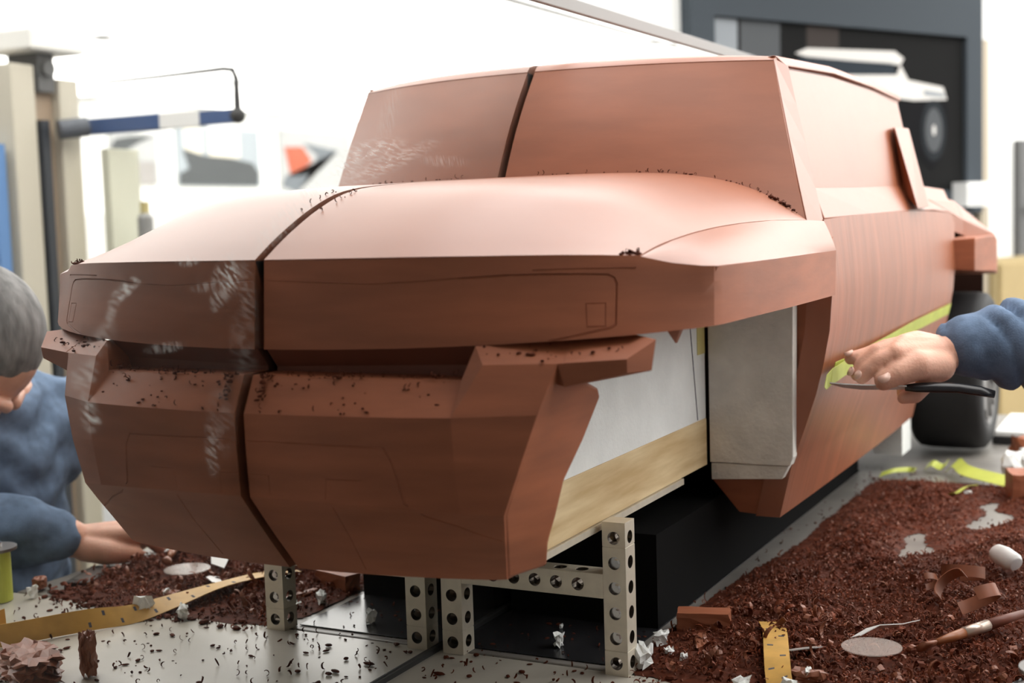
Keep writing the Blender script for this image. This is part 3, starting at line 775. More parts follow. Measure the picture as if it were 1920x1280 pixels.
MB().bb((1.91, 1.71, .385), (1.99, 1.79, .404)).build('pedestal_top', white_p, pdm)
MB().bb((1.93, 1.73, FLOOR), (1.97, 1.77, .384)).build('pedestal_post', white_p, pdm)
bt = thing('blue_upright', 'blue metal upright rail left of the measuring machine', 'rail', (2.2, 1.46, FLOOR))
MB().bb((2.19, 1.44, FLOOR + .02), (2.24, 1.478, .71)).build('rail_post', mat('rail_blue', (.12, .25, .50), rough=.4), bt)
MB().bb((2.12, 1.40, FLOOR), (2.30, 1.4845, FLOOR + .02)).build('rail_foot', alu_d, bt)

# ------------------------------------------------------------------ person (right forearm in the picture, the rest in the mirror)
B = MB()
# head and neck
hc = Vector((.80, .085, .300)); hrot = Matrix.Rotation(math.radians(-28), 3, 'Z') @ Matrix.Rotation(math.radians(-64), 3, 'Y')


def hp(x, y, z): return hc + hrot @ Vector((x, y, z))     # head frame: face looks to -x


B.ball(hc + hrot @ Vector((.008, 0, .022)), (.098, .077, .098), rot=hrot, seg=24, rings=16)
B.ball(hp(-.030, 0, -.040), (.062, .058, .072), rot=hrot, seg=20, rings=12)
B.capsule(hp(-.052, 0, -.092), hp(-.03, 0, -.09), .024, .03)
B.chain([hp(-.088, 0, .012), hp(-.101, 0, -.012), hp(-.108, 0, -.028)], [.008, .009, .0105])
for sgn in (-1, 1):
    B.ball(hp(-.094, sgn * .010, -.032), .0075); B.ball(hp(.005, sgn * .079, -.008), (.020, .007, .031), rot=hrot)
    B.capsule(hp(-.085, sgn * .048, .030), hp(-.094, sgn * .016, .028), .008, .010)
    B.ball(hp(-.072, sgn * .040, -.030), .022)
B.capsule(hp(-.098, -.018, -.066), hp(-.098, .018, -.066), .0055, .0055); B.capsule(hp(-.096, -.016, -.078), hp(-.096, .016, -.078), .006, .006)
B.chain([hp(.03, 0, -.06), (.885, .185, .215)], [.055, .062])
# torso
B.chain([(.885, .19, .205), (.915, .195, .12), (.955, .20, -.04), (.985, .20, -.20), (.99, .20, -.29)], [.085, .125, .135, .125, .14], 20)
for sg, sh in ((1, (.865, .365, .165)), (-1, (.885, .015, .150))):
    B.capsule((.90, .19 + sg * .07, .15), sh, .095, .062)
    B.capsule((.96, .20 + sg * .06, .02), (.98, .20 + sg * .07, -.25), .10, .11)
# arms
B.chain([(.865, .365, .165), (.80, .47, .215), (.715, .50, .285)], [.058, .048, .042])
B.chain([(.715, .50, .285), (.62, .482, .293), (.545, .472, .2975), (.497, .452, .2965)], [.043, .044, .037, .030])
B.chain([(.885, .015, .150), (.86, -.005, .06), (.825, .02, -.005)], [.056, .048, .044])
B.chain([(.825, .02, -.005), (.76, .05, .045), (.70, .09, .050), (.655, .125, .044)], [.043, .042, .035, .027])
# legs, seated
for sg in (-1, 1):
    B.chain([(.985, .20 + sg * .09, -.29), (.85, .20 + sg * .14, -.275), (.72, .20 + sg * .16, -.285)], [.098, .082, .062], 18)
    B.chain([(.72, .20 + sg * .16, -.285), (.735, .20 + sg * .16, -.45), (.76, .20 + sg * .16, -.70)], [.06, .056, .040], 16)
    B.chain([(.77, .20 + sg * .16, -.745), (.64, .20 + sg * .165, -.77)], [.038, .026])


def hand(B, W, kn, fingers, thumb, nails, prad=.0135):
    """W wrist point, kn the four knuckles, fingers = bends of each finger after its knuckle"""
    W = Vector(W)
    kn = [Vector(k) for k in kn]
    for i, k in enumerate(kn):
        B.capsule(W + (k - W) * .12, k, .017, prad - .0005 * i, 14)
    for i in range(3):
        for t in (.35, .6, .8, 1): B.capsule(W + (kn[i] - W) * t, W + (kn[i + 1] - W) * t, .0135, .0135, 12)
    for k, f, r in zip(kn, fingers, (.0104, .0106, .0100, .0086)):
        pts = [k] + [Vector(p) for p in f]; rr = [r + .0012, r + .0002, r - .0006, r - .0018][:len(pts)]
        B.chain(pts, rr, 14)
        B.ball(k, r + .0028)
    B.chain([Vector(p) for p in thumb], [.0195, .0178, .0142, .0112][:len(thumb)], 14)


# right hand closed over the knife
RW = (.4700, .4300, .2905)
RK = [(.4180, .3770, .2920), (.4225, .3960, .3010), (.4330, .4150, .3035), (.4440, .4310, .2990)]
RF = [[(.3985, .3690, .2840), (.3865, .3640, .2735), (.3800, .3615, .2655)],
      [(.3950, .3800, .2935), (.3795, .3745, .2800), (.3725, .3710, .2680)],
      [(.4000, .3980, .2975), (.3790, .3905, .2890), (.3620, .3830, .2855)],
      [(.4210, .4180, .2760), (.4180, .4080, .2560), (.4200, .3950, .2420)]]
RT_ = [(.4600, .4080, .2755), (.4430, .3800, .2790), (.4215, .3650, .2705), (.4060, .3570, .2620)]
hand(B, RW, RK, RF, RT_, None)
B.chain([(.497, .452, .2965), RW], [.030, .023])
B.chain([(.452, .400, .262), (.436, .388, .243), (.424, .380, .2405)], [.011, .010, .008])   # curled fingertip below the handle
# left hand resting on the table
LW = (.655, .125, .044)
LK = [(.6000, .1850, .040), (.6080, .1950, .046), (.6220, .2000, .044), (.6340, .1980, .036)]
LF = [[(.5910, .2080, .032), (.5870, .2210, .018), (.5865, .2270, .0108)],
      [(.6000, .2200, .036), (.5960, .2360, .022), (.5950, .2420, .0112)],
      [(.6160, .2260, .034), (.6130, .2400, .020), (.6120, .2450, .0110)],
      [(.6300, .2210, .026), (.6280, .2320, .015), (.6270, .2370, .0100)]]
hand(B, LW, LK, LF, [(.635, .135, .030), (.612, .150, .022), (.600, .170, .0165), (.594, .188, .0125)], None)
per = B.build('person', skin, None)
remesh(per, .0026, 4, .5)
tag(per, 'person in a blue knit top bending over the clay car with a knife, grey hair', 'person')
per_c = Vector((.95, .2, FLOOR)); per.data.transform(Matrix.Translation(-per_c)); per.location = per_c


def nail(p, n, t, r, parent):
    n = Vector(n).normalized(); t = (Vector(t) - n * Vector(t).dot(n)).normalized(); s = n.cross(t); p = Vector(p)
    mb = MB(); vs_ = []
    for lvl in (0, 1):
        for k in range(12):
            g = 2 * math.pi * k / 12; a, b = math.cos(g), math.sin(g)
            vs_.append(p + t * a * r * 1.25 + s * b * r - n * (b * b * r * .35) + n * (.0012 if lvl else -.001))
    mb.add(vs_, [tuple(range(12))[::-1], tuple(range(12, 24))] + [(k, (k + 1) % 12, 12 + (k + 1) % 12, 12 + k) for k in range(12)])
    return mb.build('fingernail', nailm, parent, True)


nail((.4085, .3478, .2680), (-.1, -.75, .65), (-.9, -.3, -.5), .0062, per)
nail((.3765, .3535, .2695), (-.35, -.85, .4), (-.4, .0, -.9), .0045, per)
nail((.3660, .3635, .2722), (-.5, -.8, .35), (-.4, .0, -.9), .0045, per)
nail((.3610, .3765, .2928), (-.25, -.45, .85), (-.9, -.3, -.2), .0045, per)

# clothing
S = MB()
S.chain([(.885, .19, .185), (.915, .195, .12), (.955, .20, -.04), (.985, .20, -.20), (.99, .20, -.27)], [.095, .140, .150, .140, .155], 20)
for sg, sh in ((1, (.865, .365, .165)), (-1, (.885, .015, .150))):
    S.capsule((.90, .19 + sg * .07, .15), sh, .11, .075)
    S.capsule((.96, .20 + sg * .06, .02), (.98, .20 + sg * .07, -.25), .115, .125)
S.chain([(.865, .365, .165), (.80, .47, .215), (.715, .50, .285)], [.076, .064, .060])
S.chain([(.715, .50, .285), (.62, .482, .290), (.565, .474, .2945), (.530, .466, .2960), (.508, .457, .2960), (.488, .446, .2965)], [.060, .059, .054, .048, .0425, .0385], 20)
S.chain([(.885, .015, .150), (.86, -.005, .06), (.825, .02, -.005)], [.072, .064, .060])
S.chain([(.825, .02, -.005), (.76, .055, .062), (.70, .09, .057), (.668, .115, .050)], [.060, .056, .046, .038])
shirt = S.build('knit_top', denim, per)
remesh(shirt, .005, 2, .5)
# folds across the sleeves
ax = [Vector((.488, .446, .2965)), Vector((.565, .474, .2945)), Vector((.62, .482, .290)), Vector((.715, .50, .285))]
me = shirt.data; off = Vector((0, 0, 0))
nrm = [v.normal.copy() for v in me.vertices]
dirx = (ax[3] - ax[0]).normalized()
for v, n in zip(me.vertices, nrm):
    p = v.co
    k = (p - ax[0]).dot(dirx)
    if -.03 < k < .30 and (p - (ax[0] + dirx * k)).length < .09:
        q = p - (ax[0] + dirx * k); ph = math.atan2(q.z, q.y)
        wv = 1 - 2.2 * (1 - abs(math.sin(((k + .020 * math.sin(ph * 1.0 + .6) + .014 * q.z / .05) * 2 * math.pi / .034 + 1.1 * math.sin(ph * 2)) * .5))) ** 1.6
        am = .0115 * min(1, max(0, (k - .008) / .03)) * (.55 + .45 * math.sin(ph + .5 + k * 20))
        v.co = p + n * (wv * am)
    else:
        v.co = p + n * .004 * math.sin(p.z * 90 + math.sin(p.y * 40) * 2)
me.update()
T = MB()
for sg in (-1, 1):
    T.chain([(.99, .20 + sg * .09, -.29), (.85, .20 + sg * .14, -.275), (.715, .20 + sg * .16, -.285)], [.125, .095, .076], 18)
    T.chain([(.715, .20 + sg * .16, -.285), (.735, .20 + sg * .16, -.45), (.758, .20 + sg * .16, -.70)], [.075, .068, .056], 16)
T.capsule((.99, .13, -.29), (.99, .27, -.29), .14, .14)
remesh(T.build('trousers', navy, per), .007, 2)
for sg in (-1, 1):
    H = MB(); H.chain([(.785, .20 + sg * .16, -.755), (.72, .20 + sg * .16, -.757), (.635, .20 + sg * .165, -.765)], [.045, .042, .034])
    remesh(H.build('shoe', black, per), .006, 2)
H = MB()
H.ball(hc + hrot @ Vector((.018, 0, .034)), (.100, .084, .098), rot=hrot, seg=24, rings=16)
H.ball(hp(.040, 0, -.045), (.082, .086, .095), rot=hrot, seg=20, rings=12)
hair = H.build('hair', hairm, per)
# keep the face free: shrink the hair where it would cover it
for v in hair.data.vertices:
    l = hrot.transposed() @ (v.co - hc)
    if l.x < -.045 and l.z < .045:
        v.co = hc + hrot @ Vector((l.x * .62 + .02, l.y * .72, l.z * .8))
remesh(hair, .004, 2)
MB().tube([(.6100, .2120 + .0005, .0302), (.6085, .2175, .0292)], .0099, 16, cap=True).build('ring', steel, per)
stool = thing('work_stool', 'round black work stool under the seated person', 'stool', (1.0, .2, FLOOR))
bevel(MB().tube([(1.0, .2, -.50), (1.0, .2, -.445)], .17, 32).build('seat', black, stool), .01)
MB().tube([(1.0, .2, -.70), (1.0, .2, -.501)], .025, 16).build('stem', alu_d, stool)
for k in range(5):
    g = 2 * math.pi * k / 5
    MB().tube([(1.0, .2, -.70), (1.0 + .2 * math.cos(g), .2 + .2 * math.sin(g), -.775)], [.018, .014], 10).ball((1.0 + .2 * math.cos(g), .2 + .2 * math.sin(g), -.785), .0148).build('leg', alu_d, stool)

# knife in the right hand
kn = thing('trimming_knife', 'steel trimming knife with a black handle held in the right hand', 'knife', (.43, .365, .2535))
kb = [(.3468, .3430, .2600), (.3600, .3480, .2570), (.3800, .3540, .2550), (.4100, .3620, .2545), (.4300, .3680, .2540)]
MB().ribbon(kb, [.003, .013, .017, .016, .012], Vector((.15, -.80, .38)), .0012).build('blade', blade_m, kn)
hn = MB(); hpn = [(.4280, .3675, .2540), (.4400, .3710, .2540), (.4600, .3780, .2540), (.4850, .3860, .2530), (.5080, .3940, .2490), (.5230, .3990, .2450)]
hn.tube(hpn, [.004, .0062, .0068, .0064, .0066, .005], 14, flat=.7)
hn.build('handle', black_gloss, kn, True)
#@@P4
# ------------------------------------------------------------------ shavings and scraps on the table
random.seed(11)


def in_rect(x, y, r): return r[0] < x < r[2] and r[1] < y < r[3]


def heap_h(x, y):
    """height of the shavings heap"""
    e = max(0, min(1, (y - (.0 if x < .42 else min(.045, (x - .42) * .6)) + .9 * max(0, min(.05, x - .36))) / .11))
    left = .205 + .03 * max(0, min(1, (y - .3) / .3))
    a = max(0, min(1, (x - left) / .09)) * max(0, min(1, ((.590 if y < .3 else .625) - x) / .045)) * max(0, min(1, (1.10 - y) / .12)) * e
    n = .55 + .25 * math.sin(x * 31 + y * 17) + .20 * math.sin(x * 57 - y * 43 + 1)
    bare = math.exp(-(((x - .455) / .04) ** 2 + ((y - .80) / .16) ** 2)) + .9 * math.exp(-(((x - .385) / .03) ** 2 + ((y - .62) / .10) ** 2)) + .8 * math.exp(-(((x - .44) / .035) ** 2 + ((y - .13) / .05) ** 2))
    return max(0, a * (.006 + .016 * n) - .020 * bare)


sh = MB()
# body of the heap
nx, ny = 90, 210; base = len(sh.v); ids = {}
vs_ = []; fs = []
hh = {}
for i in range(nx):
    for j in range(ny):
        x = .21 + .425 * i / (nx - 1); y = -.05 + 1.2 * j / (ny - 1); h = heap_h(x, y)
        hh[i, j] = h
        ids[i, j] = len(vs_); vs_.append((x + (rnd() - .5) * .004, y + (rnd() - .5) * .005, .0002 + h * (.55 + .5 * rnd())))
for i in range(nx - 1):
    for j in range(ny - 1):
        if max(hh[i, j], hh[i + 1, j], hh[i, j + 1], hh[i + 1, j + 1]) > .0008:
            fs.append((ids[i, j], ids[i + 1, j], ids[i + 1, j + 1], ids[i, j + 1]))
sh.add(vs_, fs, 1)


def curl(mb, x, y, z, L, wd, turns, R_, th=.0005, mi=0, n=9):
    pts = []; sides = []
    k = turns * 2 * math.pi / n; r = L / (turns * 2 * math.pi); pitch = (rnd() - .5) * wd * 3
    ax_ = R_ @ Vector((0, 1, 0))
    for i in range(n + 1):
        g = k * i; rr = r * (1 - .35 * i / n)
        pts.append(Vector((x, y, z)) + R_ @ Vector((rr * math.sin(g), pitch * i / n, r - rr * math.cos(g)))); sides.append(ax_)
    wds = [wd * (.35 + .65 * math.sin(math.pi * (i + .6) / (n + 1.2))) for i in range(n + 1)]
    mb.ribbon(pts, wds, sides, th, mi)


def rrot():
    return Matrix.Rotation(rnd() * 6.28, 3, 'Z') @ Matrix.Rotation((rnd() - .5) * 1.8, 3, 'X') @ Matrix.Rotation((rnd() - .5) * 2.2, 3, 'Y')


cnt = 0
for _ in range(90000):
    x = .2 + .43 * rnd(); y = -.05 + 1.18 * rnd(); h = heap_h(x, y)
    if rnd() > min(1, h / .010) * (1.0 if y < .6 else .75): continue
    curl(sh, x, y, h * (.45 + .55 * rnd()), .007 + .013 * rnd() ** 1.5, .0007 + .0016 * rnd(), .35 + .9 * rnd(), rrot(), mi=0 if rnd() < .85 else 2, n=6)
    cnt += 1
    if cnt > 14000: break
# thin scatter over the rest of the table
for _ in range(1300):
    x = .02 + .6 * rnd(); y = -.30 + 1.5 * rnd()
    if y < .0 and rnd() < .62: continue
    if x < .20 and .15 < y < 1.4: continue
    if heap_h(x, y) > .002: continue
    if rnd() < .5: curl(sh, x, y, .0008, .003 + .007 * rnd(), .0008 + .0015 * rnd(), .3 + .6 * rnd(), Matrix.Rotation(rnd() * 6.28, 3, 'Z') @ Matrix.Rotation((rnd() - .5) * 1.5, 3, 'X'), mi=1, n=5)
    else:
        s = .0008 + .0022 * rnd() ** 2; sh.ball((x, y, s * .5), (s * (1 + rnd()), s, s * .6), 1, 6, 4, Matrix.Rotation(rnd() * 6, 3, 'Z'))
# denser litter just behind the plate joint, as the mirror shows
for _ in range(900):
    x = .22 + .36 * rnd() ** .8; y = -.02 + .25 * rnd()
    s = .0015 + .004 * rnd() ** 2
    if rnd() < .6: curl(sh, x, y, .001, .006 + .012 * rnd(), .0015 + .0025 * rnd(), .4 + .7 * rnd(), rrot(), mi=0 if rnd() < .5 else 1, n=6)
    else: sh.ball((x, y, s * .5), (s * (1 + rnd()), s, s * .6), 1, 6, 4, Matrix.Rotation(rnd() * 6, 3, 'Z'))
for _ in range(150):
    x = .25 + .36 * rnd(); y = .02 + .22 * rnd()
    curl(sh, x, y, heap_h(x, y) * .8 + .001, .014 + .018 * rnd(), .003 + .004 * rnd(), .3 + .5 * rnd(), rrot(), mi=2 if rnd() < .6 else 0, n=7)
for _ in range(260):
    x = .02 + .56 * rnd(); y = -.30 + .31 * rnd() ** .7; s = .0008 + .0026 * rnd() ** 2
    if rnd() < .45: curl(sh, x, y, .0008, .005 + .009 * rnd(), .001 + .0018 * rnd(), .3 + .6 * rnd(), Matrix.Rotation(rnd() * 6.28, 3, 'Z') @ Matrix.Rotation((rnd() - .5) * 1.5, 3, 'X'), mi=1, n=5)
    else: sh.ball((x, y, s * .6), (s * (1 + 1.5 * rnd()), s, s * .5), 1, 6, 4, Matrix.Rotation(rnd() * 6, 3, 'Z'))
sh.v = [(a, b, max(c, .0002 if a > .205 or b < .02 or b > 1.17 else .0014)) for a, b, c in sh.v]
o = sh.build('clay_shavings', [clay_shav, clay_crumb, clay_curl], None)
tag(o, 'heap of fine brown clay shavings strewn over the table beside the clay car', 'clay shavings', kind='stuff'); recentre(o)


cr = MB()


def crumb(p, s=None):
    s = s or (.0006 + .0016 * rnd() ** 2)
    if rnd() < .6: cr.ball((p[0], p[1], p[2] + s * .35), (s * (1 + rnd() * 1.2), s, s * .7), 0, 6, 4, Matrix.Rotation(rnd() * 6, 3, 'Z'))
    else: curl(cr, p[0], p[1], p[2] + .0003, .003 + .006 * rnd(), .0007 + .0008 * rnd(), .3 + .6 * rnd(), Matrix.Rotation(rnd() * 6.28, 3, 'Z') @ Matrix.Rotation((rnd() - .5), 3, 'X'), .0004, 0, 5)


for _ in range(100):
    x = .008 + .182 * rnd(); t = rnd() ** 6
    crumb((x, -.2968 + .9 * x * x + .001 + (-.0157 - .3 * x * x) * t, .3361 - .0313 * t), .0006 + .0011 * rnd() ** 2)
for _ in range(30):
    t = rnd() ** 2; crumb((.020 + .008 * (rnd() - .5), -.2985 - .0157 * t, .3355 - .0313 * t))
for _ in range(22):
    u = rnd(); t = rnd(); a = lerp((.213, -.2585, .3455), (.318, -.221, .3485), u); b = lerp((.205, -.2520, .3600), (.325, -.19, .3615), u); crumb(lerp(a, b, t))
for _ in range(50):
    u = rnd() ** .5; q = hood_pt(u * .985, 1.); crumb((q[0], q[1] - .002 - .004 * rnd(), q[2] + .0005), .0005 + .001 * rnd())
for _ in range(26):
    q = hood_pt(.90 + .07 * rnd(), .985); crumb((q[0], q[1] - .004 * rnd(), q[2] + .001), .001 + .0015 * rnd())
for _ in range(26):
    q = hood_pt(.95 + .045 * rnd(), .006 + .05 * rnd()); crumb((q[0], q[1] + .001, q[2]), .0007 + .0014 * rnd())
for _ in range(7):
    v = .30 + .2 * rnd(); q = hood_pt(.02 + .015 * rnd(), v); crumb((q[0], q[1], q[2]))
tag(cr.build('clay_crumbs', clay_crumb, None), 'fine dark clay crumbs lying on the ledges of the clay car', 'clay crumbs', kind='stuff')
recentre(bpy.data.objects['clay_crumbs'])


def big_curl(x, y, z, L, wd, turns, rz, tilt, label, th=.0012):
    mb = MB(); R_ = Matrix.Rotation(rz, 3, 'Z') @ Matrix.Rotation(tilt, 3, 'X')
    n = 22; k = turns * 2 * math.pi / n; r = L / (turns * 2 * math.pi); pts = []; sd_l = []
    for i in range(n + 1):
        g = k * i; rr = r * (1 - .25 * i / n)
        pts.append(Vector((x, y, z)) + R_ @ Vector((rr * math.sin(g), .004 * i / n, r - rr * math.cos(g)))); sd_l.append(R_ @ Vector((0, 1, 0)))
    mb.ribbon(pts, wd, sd_l, th)
    zmin = min(v[2] for v in mb.v)
    mb.v = [(v[0], v[1], v[2] - zmin + z) for v in mb.v]
    o = mb.build('clay_curl', clay_curl, None, True); smooth_ang(o, 40); tag(o, label, 'clay curl'); recentre(o)


big_curl(.4854, .3928, .024, .150, .013, .85, .2, 1.25, 'large flat ring-shaped clay curl on the shavings, below the white clip')
big_curl(.505, .262, .022, .110, .014, .62, 1.0, 1.0, 'clay curl standing up like a hook, just above the brush handle')
big_curl(.478, .300, .022, .075, .012, .55, 2.2, .9, 'clay curl arched left of the hook-shaped one')
big_curl(.455, .345, .022, .045, .008, .6, .5, .8, 'small clay curl in the middle of the shavings heap')
big_curl(.33, .16, .010, .030, .006, .5, 1.9, .9, 'small clay curl lying near the perforated yellow band')


def rough_block(name, c, d, rz, m, label, cat, jag=.12, group=None, parts=3):
    bm = bmesh.new(); bmesh.ops.create_cube(bm, size=1); bmesh.ops.subdivide_edges(bm, edges=bm.edges, cuts=parts, use_grid_fill=True)
    R_ = Matrix.Rotation(rz, 3, 'Z')
    for v in bm.verts:
        p = Vector((v.co.x * (1 + jag * (rnd() - .5)), v.co.y * (1 + jag * (rnd() - .5)), v.co.z * (1 + jag * (rnd() - .5))))
        lim = 1 - .25 * jag * (abs(v.co.x) * 2) * (abs(v.co.y) * 2)
        v.co = Vector(c) + R_ @ Vector((p.x * d[0] * lim, p.y * d[1] * lim, p.z * d[2]))
    zm = min(v.co.z for v in bm.verts)
    for v in bm.verts: v.co.z += c[2] - zm
    me = bpy.data.meshes.new(name); bm.to_mesh(me); bm.free()
    o = obj(name, me, m, None); tag(o, label, cat, group); recentre(o); return o


def foam_scrap(x, y, z, s, label):
    rough_block('foam_scrap', (x, y, z), (s, s * (.5 + .4 * rnd()), s * (.5 + .5 * rnd())), rnd() * 3, foam, label, 'foam scrap', 1.2, parts=2)


foam_scrap(.2215, .104, .0006, .015, 'white foam scrap just behind the foot of the right perforated post')
foam_scrap(.229, .030, .0006, .019, 'largest white foam scrap beside the foot of the right perforated post')
foam_scrap(.240, .078, .0006, .012, 'white foam scrap right of the one just behind the right post')
foam_scrap(.120, .060, .0015, .013, 'white foam chip standing in the shadow between the two posts')
foam_scrap(.095, .120, .0015, .006, 'tiny white foam chip deep in the shadow under the car')
foam_scrap(.235, .225, .0006, .007, 'tiny white foam speck at the edge of the shavings by the posts')
foam_scrap(.262, .06, .0006, .009, 'small white foam bit right of the scraps at the right post')
foam_scrap(.395, -.018, .0006, .020, 'white foam scrap next to the yellow band, on the light plate')
foam_scrap(.345, -.005, .0006, .015, 'smaller white foam scrap beside the yellow band')
foam_scrap(.59, -.005, .0006, .012, 'white foam bit near the foot of the tape spool')
foam_scrap(.262, .19, .0006, .009, 'white foam flake among the litter under the bumper corner')
foam_scrap(.40, .03, .012, .009, 'white pointed foam sliver at the bottom edge of the shavings')
foam_scrap(.455, 1.13, .0006, .045, 'white foam lump behind the lime strip')
foam_scrap(.47, 1.22, .0006, .035, 'white foam lump next to the brown clay lump')
foam_scrap(.41, .96, .006, .011, 'white foam chip between the lime strip and the bare table patch')

rough_block('clay_chunk', (.40, .035, .004), (.03, .018, .012), .4, clay_curl, 'rough clay chunk near the clear disc', 'clay chunk', .8)
rough_block('clay_block', (.245, .175, .0006), (.058, .026, .022), .25, clay, 'small brown clay block half in the shadow right of the stand', 'clay block', .08)
rough_block('clay_block', (.492, .985, .001), (.05, .06, .045), .3, clay, 'brown clay block at the right edge, in front of the lime strip', 'clay block', .08)
rough_block('clay_lump', (.470, 1.285, .001), (.06, .06, .045), .6, clay, 'rounded brown clay lump by the black-edged tray', 'clay lump', .5)
rough_block('clay_chunk', (.352, -.235, .0006), (.085, .05, .026), .5, clay_curl, 'largest torn clay chunk on the light front plate, seen in the mirror', 'clay chunk', .5, None, 7)
rough_block('clay_chunk', (.300, -.205, .0006), (.024, .016, .040), .9, clay_curl, 'upright torn clay flake beside the large torn chunk in the mirror', 'clay chunk', .5, None, 5)
rough_block('clay_chunk', (.615, .03, .0006), (.022, .016, .014), .9, clay_curl, 'small clay chunk at the foot of the tape spool', 'clay chunk', .5)
rough_block('clay_flake', (.262, .115, .002), (.050, .012, .006), 1.9, clay_curl, 'long pale clay flake in the litter, seen in the mirror under the bumper', 'clay flake', .5)
rough_block('clay_flake', (.36, .215, .010), (.045, .014, .005), .9, clay_curl, 'pale clay flake left of the yellow band end', 'clay flake', .5)

# yellow band curling over the table
yb = [(.318, .185, .0150), (.335, .142, .0190), (.356, .075, .0195), (.376, .013, .0140), (.395, -.035, .0095), (.415, -.075, .0125), (.435, -.112, .0135), (.453, -.145, .0135), (.468, -.170, .0136), (.480, -.183, .0140), (.492, -.183, .0145), (.499, -.172, .0155), (.500, -.155, .0175), (.496, -.135, .020)]
sd_l = []
for i in range(len(yb)):
    t = max(0, min(1, (i - 2) / 4)); sd_l.append(Vector((math.cos(t * 1.45) * .9, math.cos(t * 1.45) * .30, math.sin(t * 1.45))))
n_ = 60; p2 = [polyat(yb, i / n_) for i in range(n_ + 1)]; s2 = [Vector(polyat([tuple(s) for s in sd_l], i / n_)) for i in range(n_ + 1)]
o = MB().ribbon(p2, .0255, s2, .0009).build('yellow_band', ruler_y, None, True); smooth_ang(o, 40)
tag(o, 'long yellow flexible band with dark marks lying half under the shavings, far end curled', 'measuring band'); recentre(o)
mk = MB()
for i in range(4, 26, 2):
    c = Vector(p2[i]); s = s2[i].normalized(); t = (Vector(p2[i + 1]) - Vector(p2[i - 1])).normalized(); nn = t.cross(s).normalized(); nn = nn if nn.z > 0 else -nn
    c2 = c + s * .006 * (1 if i % 4 else -1) + nn * .0006
    mk.ribbon([c2 - t * .0016, c2 + t * .0016], .006, s, .0003)
oo = mk.build('printed_marks', pencil, o)

# tape spool, phone, clip, brush, disc, tray, tape strips
sp = thing('tape_spool', 'spool of lime tape under a grey flange with a bolt, at the table edge', 'tape spool', (.628, -.030, 0))
SX, SY = .628, -.030
MB().tube([(SX, SY, .001), (SX, SY, .066)], .0205, 32).build('tape_roll', tape_g, sp)
MB().tube([(SX, SY, .0662), (SX, SY, .0700)], .029, 36).build('flange', alu_d, sp)
MB().tube([(SX, SY, .0702), (SX, SY, .076)], .011, 20).tube([(SX, SY, .076), (SX + .003, SY + .003, .086)], .006, 12).ball((SX + .003, SY + .003, .088), .0085).tube([(SX, SY, .076), (SX + .018, SY - .012, .078)], .005, 10).build('bolt', steel, sp)
ph = thing('dark_scraper_plate', 'flat dark metal plate lying beside the resting hand', 'plate', (.60, .085, 0))
bevel(MB().box((.592, .098, .0035), (.034, .085, .006), 0, -.35).build('plate_body', mat('plate_dark', (.035, .032, .030), rough=.35), ph), .001)
MB().box((.592, .098, .0068), (.022, .060, .0005), 0, -.35).build('plate_inlay', mat('plate_inlay', (.10, .09, .085), rough=.3), ph)
tag(recentre(bevel(MB().tube([(.507, .515, .033), (.510, .511, .033), (.520, .499, .031), (.534, .483, .028), (.538, .478, .027)], [.006, .011, .0135, .0125, .009], 20, flat=.75).build('white_clip', white_p, None, True), .001)), 'small rounded white plastic clip lying on top of the shavings at the right', 'clip')
br = thing('clay_brush', 'wooden handled tool with a metal ferrule lying in the shavings at the right', 'tool', (.54, .20, .02))
b0 = Vector((.500, .150, .024)); b1 = Vector((.570, .262, .030)); bd = b1 - b0
MB().tube([b0, b0 + bd * .15, b0 + bd * .30], [.0030, .0048, .0055], 14).build('handle', mat('handle_wood', (.33, .12, .05), rough=.35), br, True)
MB().tube([b0 + bd * .302, b0 + bd * .58], [.0060, .0060], 14).build('ferrule', mat('ferrule', (.62, .50, .42), rough=.3, metal=.6), br, True)
MB().tube([b0 + bd * .582, b1], [.0062, .0040], 14).build('tool_tip', mat('tip_brown', (.16, .05, .03), rough=.5), br, True)
MB().tube([b0 - bd * .02, b0 - bd * .16], [.0045, .0085], 12, flat=.5).build('scoop_end', clay_curl, br, True)
di = MB().tube([(.442, .118, .0215), (.442, .118, .0225)], .030, 40)
gm = mat('clear_film', (.72, .62, .56), rough=.15); gm.node_tree.nodes['Principled BSDF'].inputs['Alpha'].default_value = .28
tag(recentre(di.build('clear_disc', gm, None)), 'thin clear plastic disc lying on the shavings at the bottom right', 'disc')
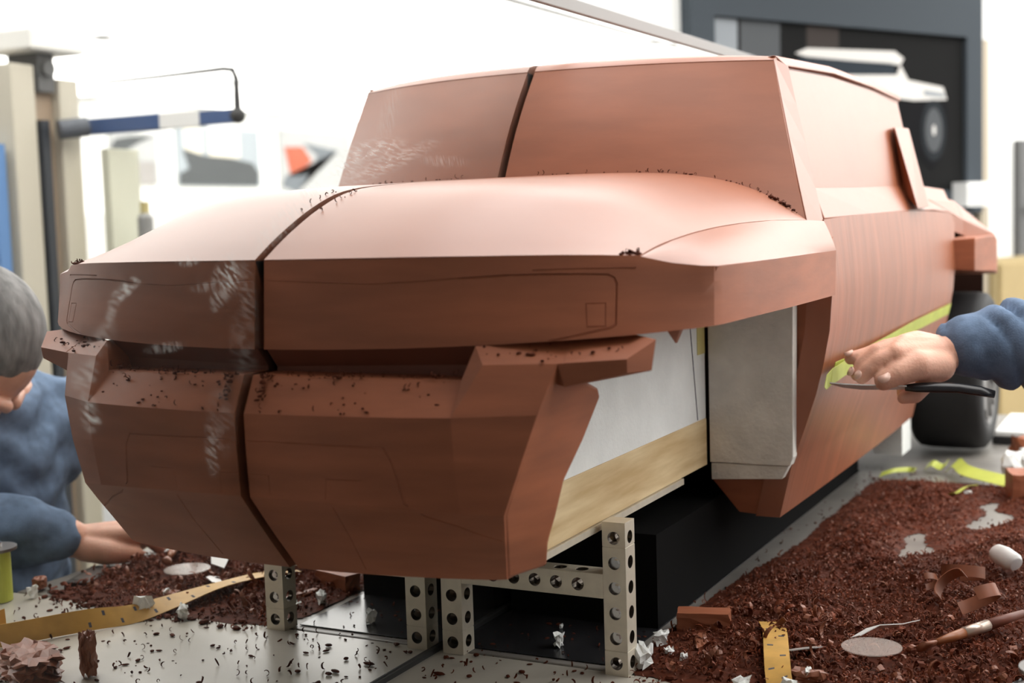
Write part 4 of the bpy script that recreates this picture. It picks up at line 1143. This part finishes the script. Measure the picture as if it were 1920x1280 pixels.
ws = MB().ribbon([(.418, .150, .020), (.432, .172, .026), (.452, .192, .024), (.470, .205, .027)], [.018, .024, .020, .012], Vector((.6, -.5, .35)), .001)
tag(recentre(ws.build('paper_scrap', white_p, None)), 'crumpled white paper scrap half buried above the clear disc', 'paper scrap')
pl = MB().ribbon([(.365, .085, .019), (.385, .100, .020), (.392, .112, .018)], [.014, .018, .012], Vector((.5, -.6, .2)), .0008)
tag(recentre(pl.build('plastic_flake', mat('grey_film', (.45, .42, .40), rough=.3), None)), 'pale grey film flake right of the yellow band', 'plastic flake')
g1 = [(.350, 1.165, .012), (.362, 1.155, .024), (.385, 1.10, .022), (.43, 1.07, .018), (.50, 1.03, .014), (.56, 1.00, .014)]
tag(recentre(MB().ribbon([polyat(g1, i / 30) for i in range(31)], .030, Vector((.35, .8, .35)), .0006).build('tape_strip', tape_g, None)), 'widest lime tape strip stretched across the table at the right', 'tape strip')
g2 = [(.412, 1.02, .012), (.405, .97, .020), (.395, .935, .015), (.390, .92, .018)]
tag(recentre(MB().ribbon([polyat(g2, i / 16) for i in range(17)], .013, Vector((.8, -.3, .35)), .0006).build('tape_strip', tape_g, None)), 'short lime tape tail hanging below the widest strip', 'tape strip')
g3 = [(.245, 1.10, .006), (.265, 1.115, .012), (.285, 1.14, .010), (.300, 1.12, .014)]
tag(recentre(MB().ribbon([polyat(g3, i / 16) for i in range(17)], .013, Vector((.2, .8, .5)), .0006).build('tape_strip', tape_g, None)), 'crumpled lime tape scrap nearest the sill of the clay car', 'tape strip')
g4 = [(.305, 1.19, .006), (.320, 1.17, .018), (.333, 1.18, .010), (.344, 1.175, .020)]
tag(recentre(MB().ribbon([polyat(g4, i / 16) for i in range(17)], .016, Vector((.2, .8, .5)), .0006).build('tape_strip', tape_g, None)), 'crumpled lime tape scrap just in front of the black wheel', 'tape strip')
tr_ = thing('parts_tray', 'white tray with a black edge at the far right of the table', 'tray', (.47, 1.62, 0))
MB().bb((.375, 1.50, .0005), (.60, 1.75, .014)).build('tray_base', black, tr_)
bevel(MB().bb((.378, 1.503, .0145), (.597, 1.747, .026)).build('tray_top', white_p, tr_), .003)
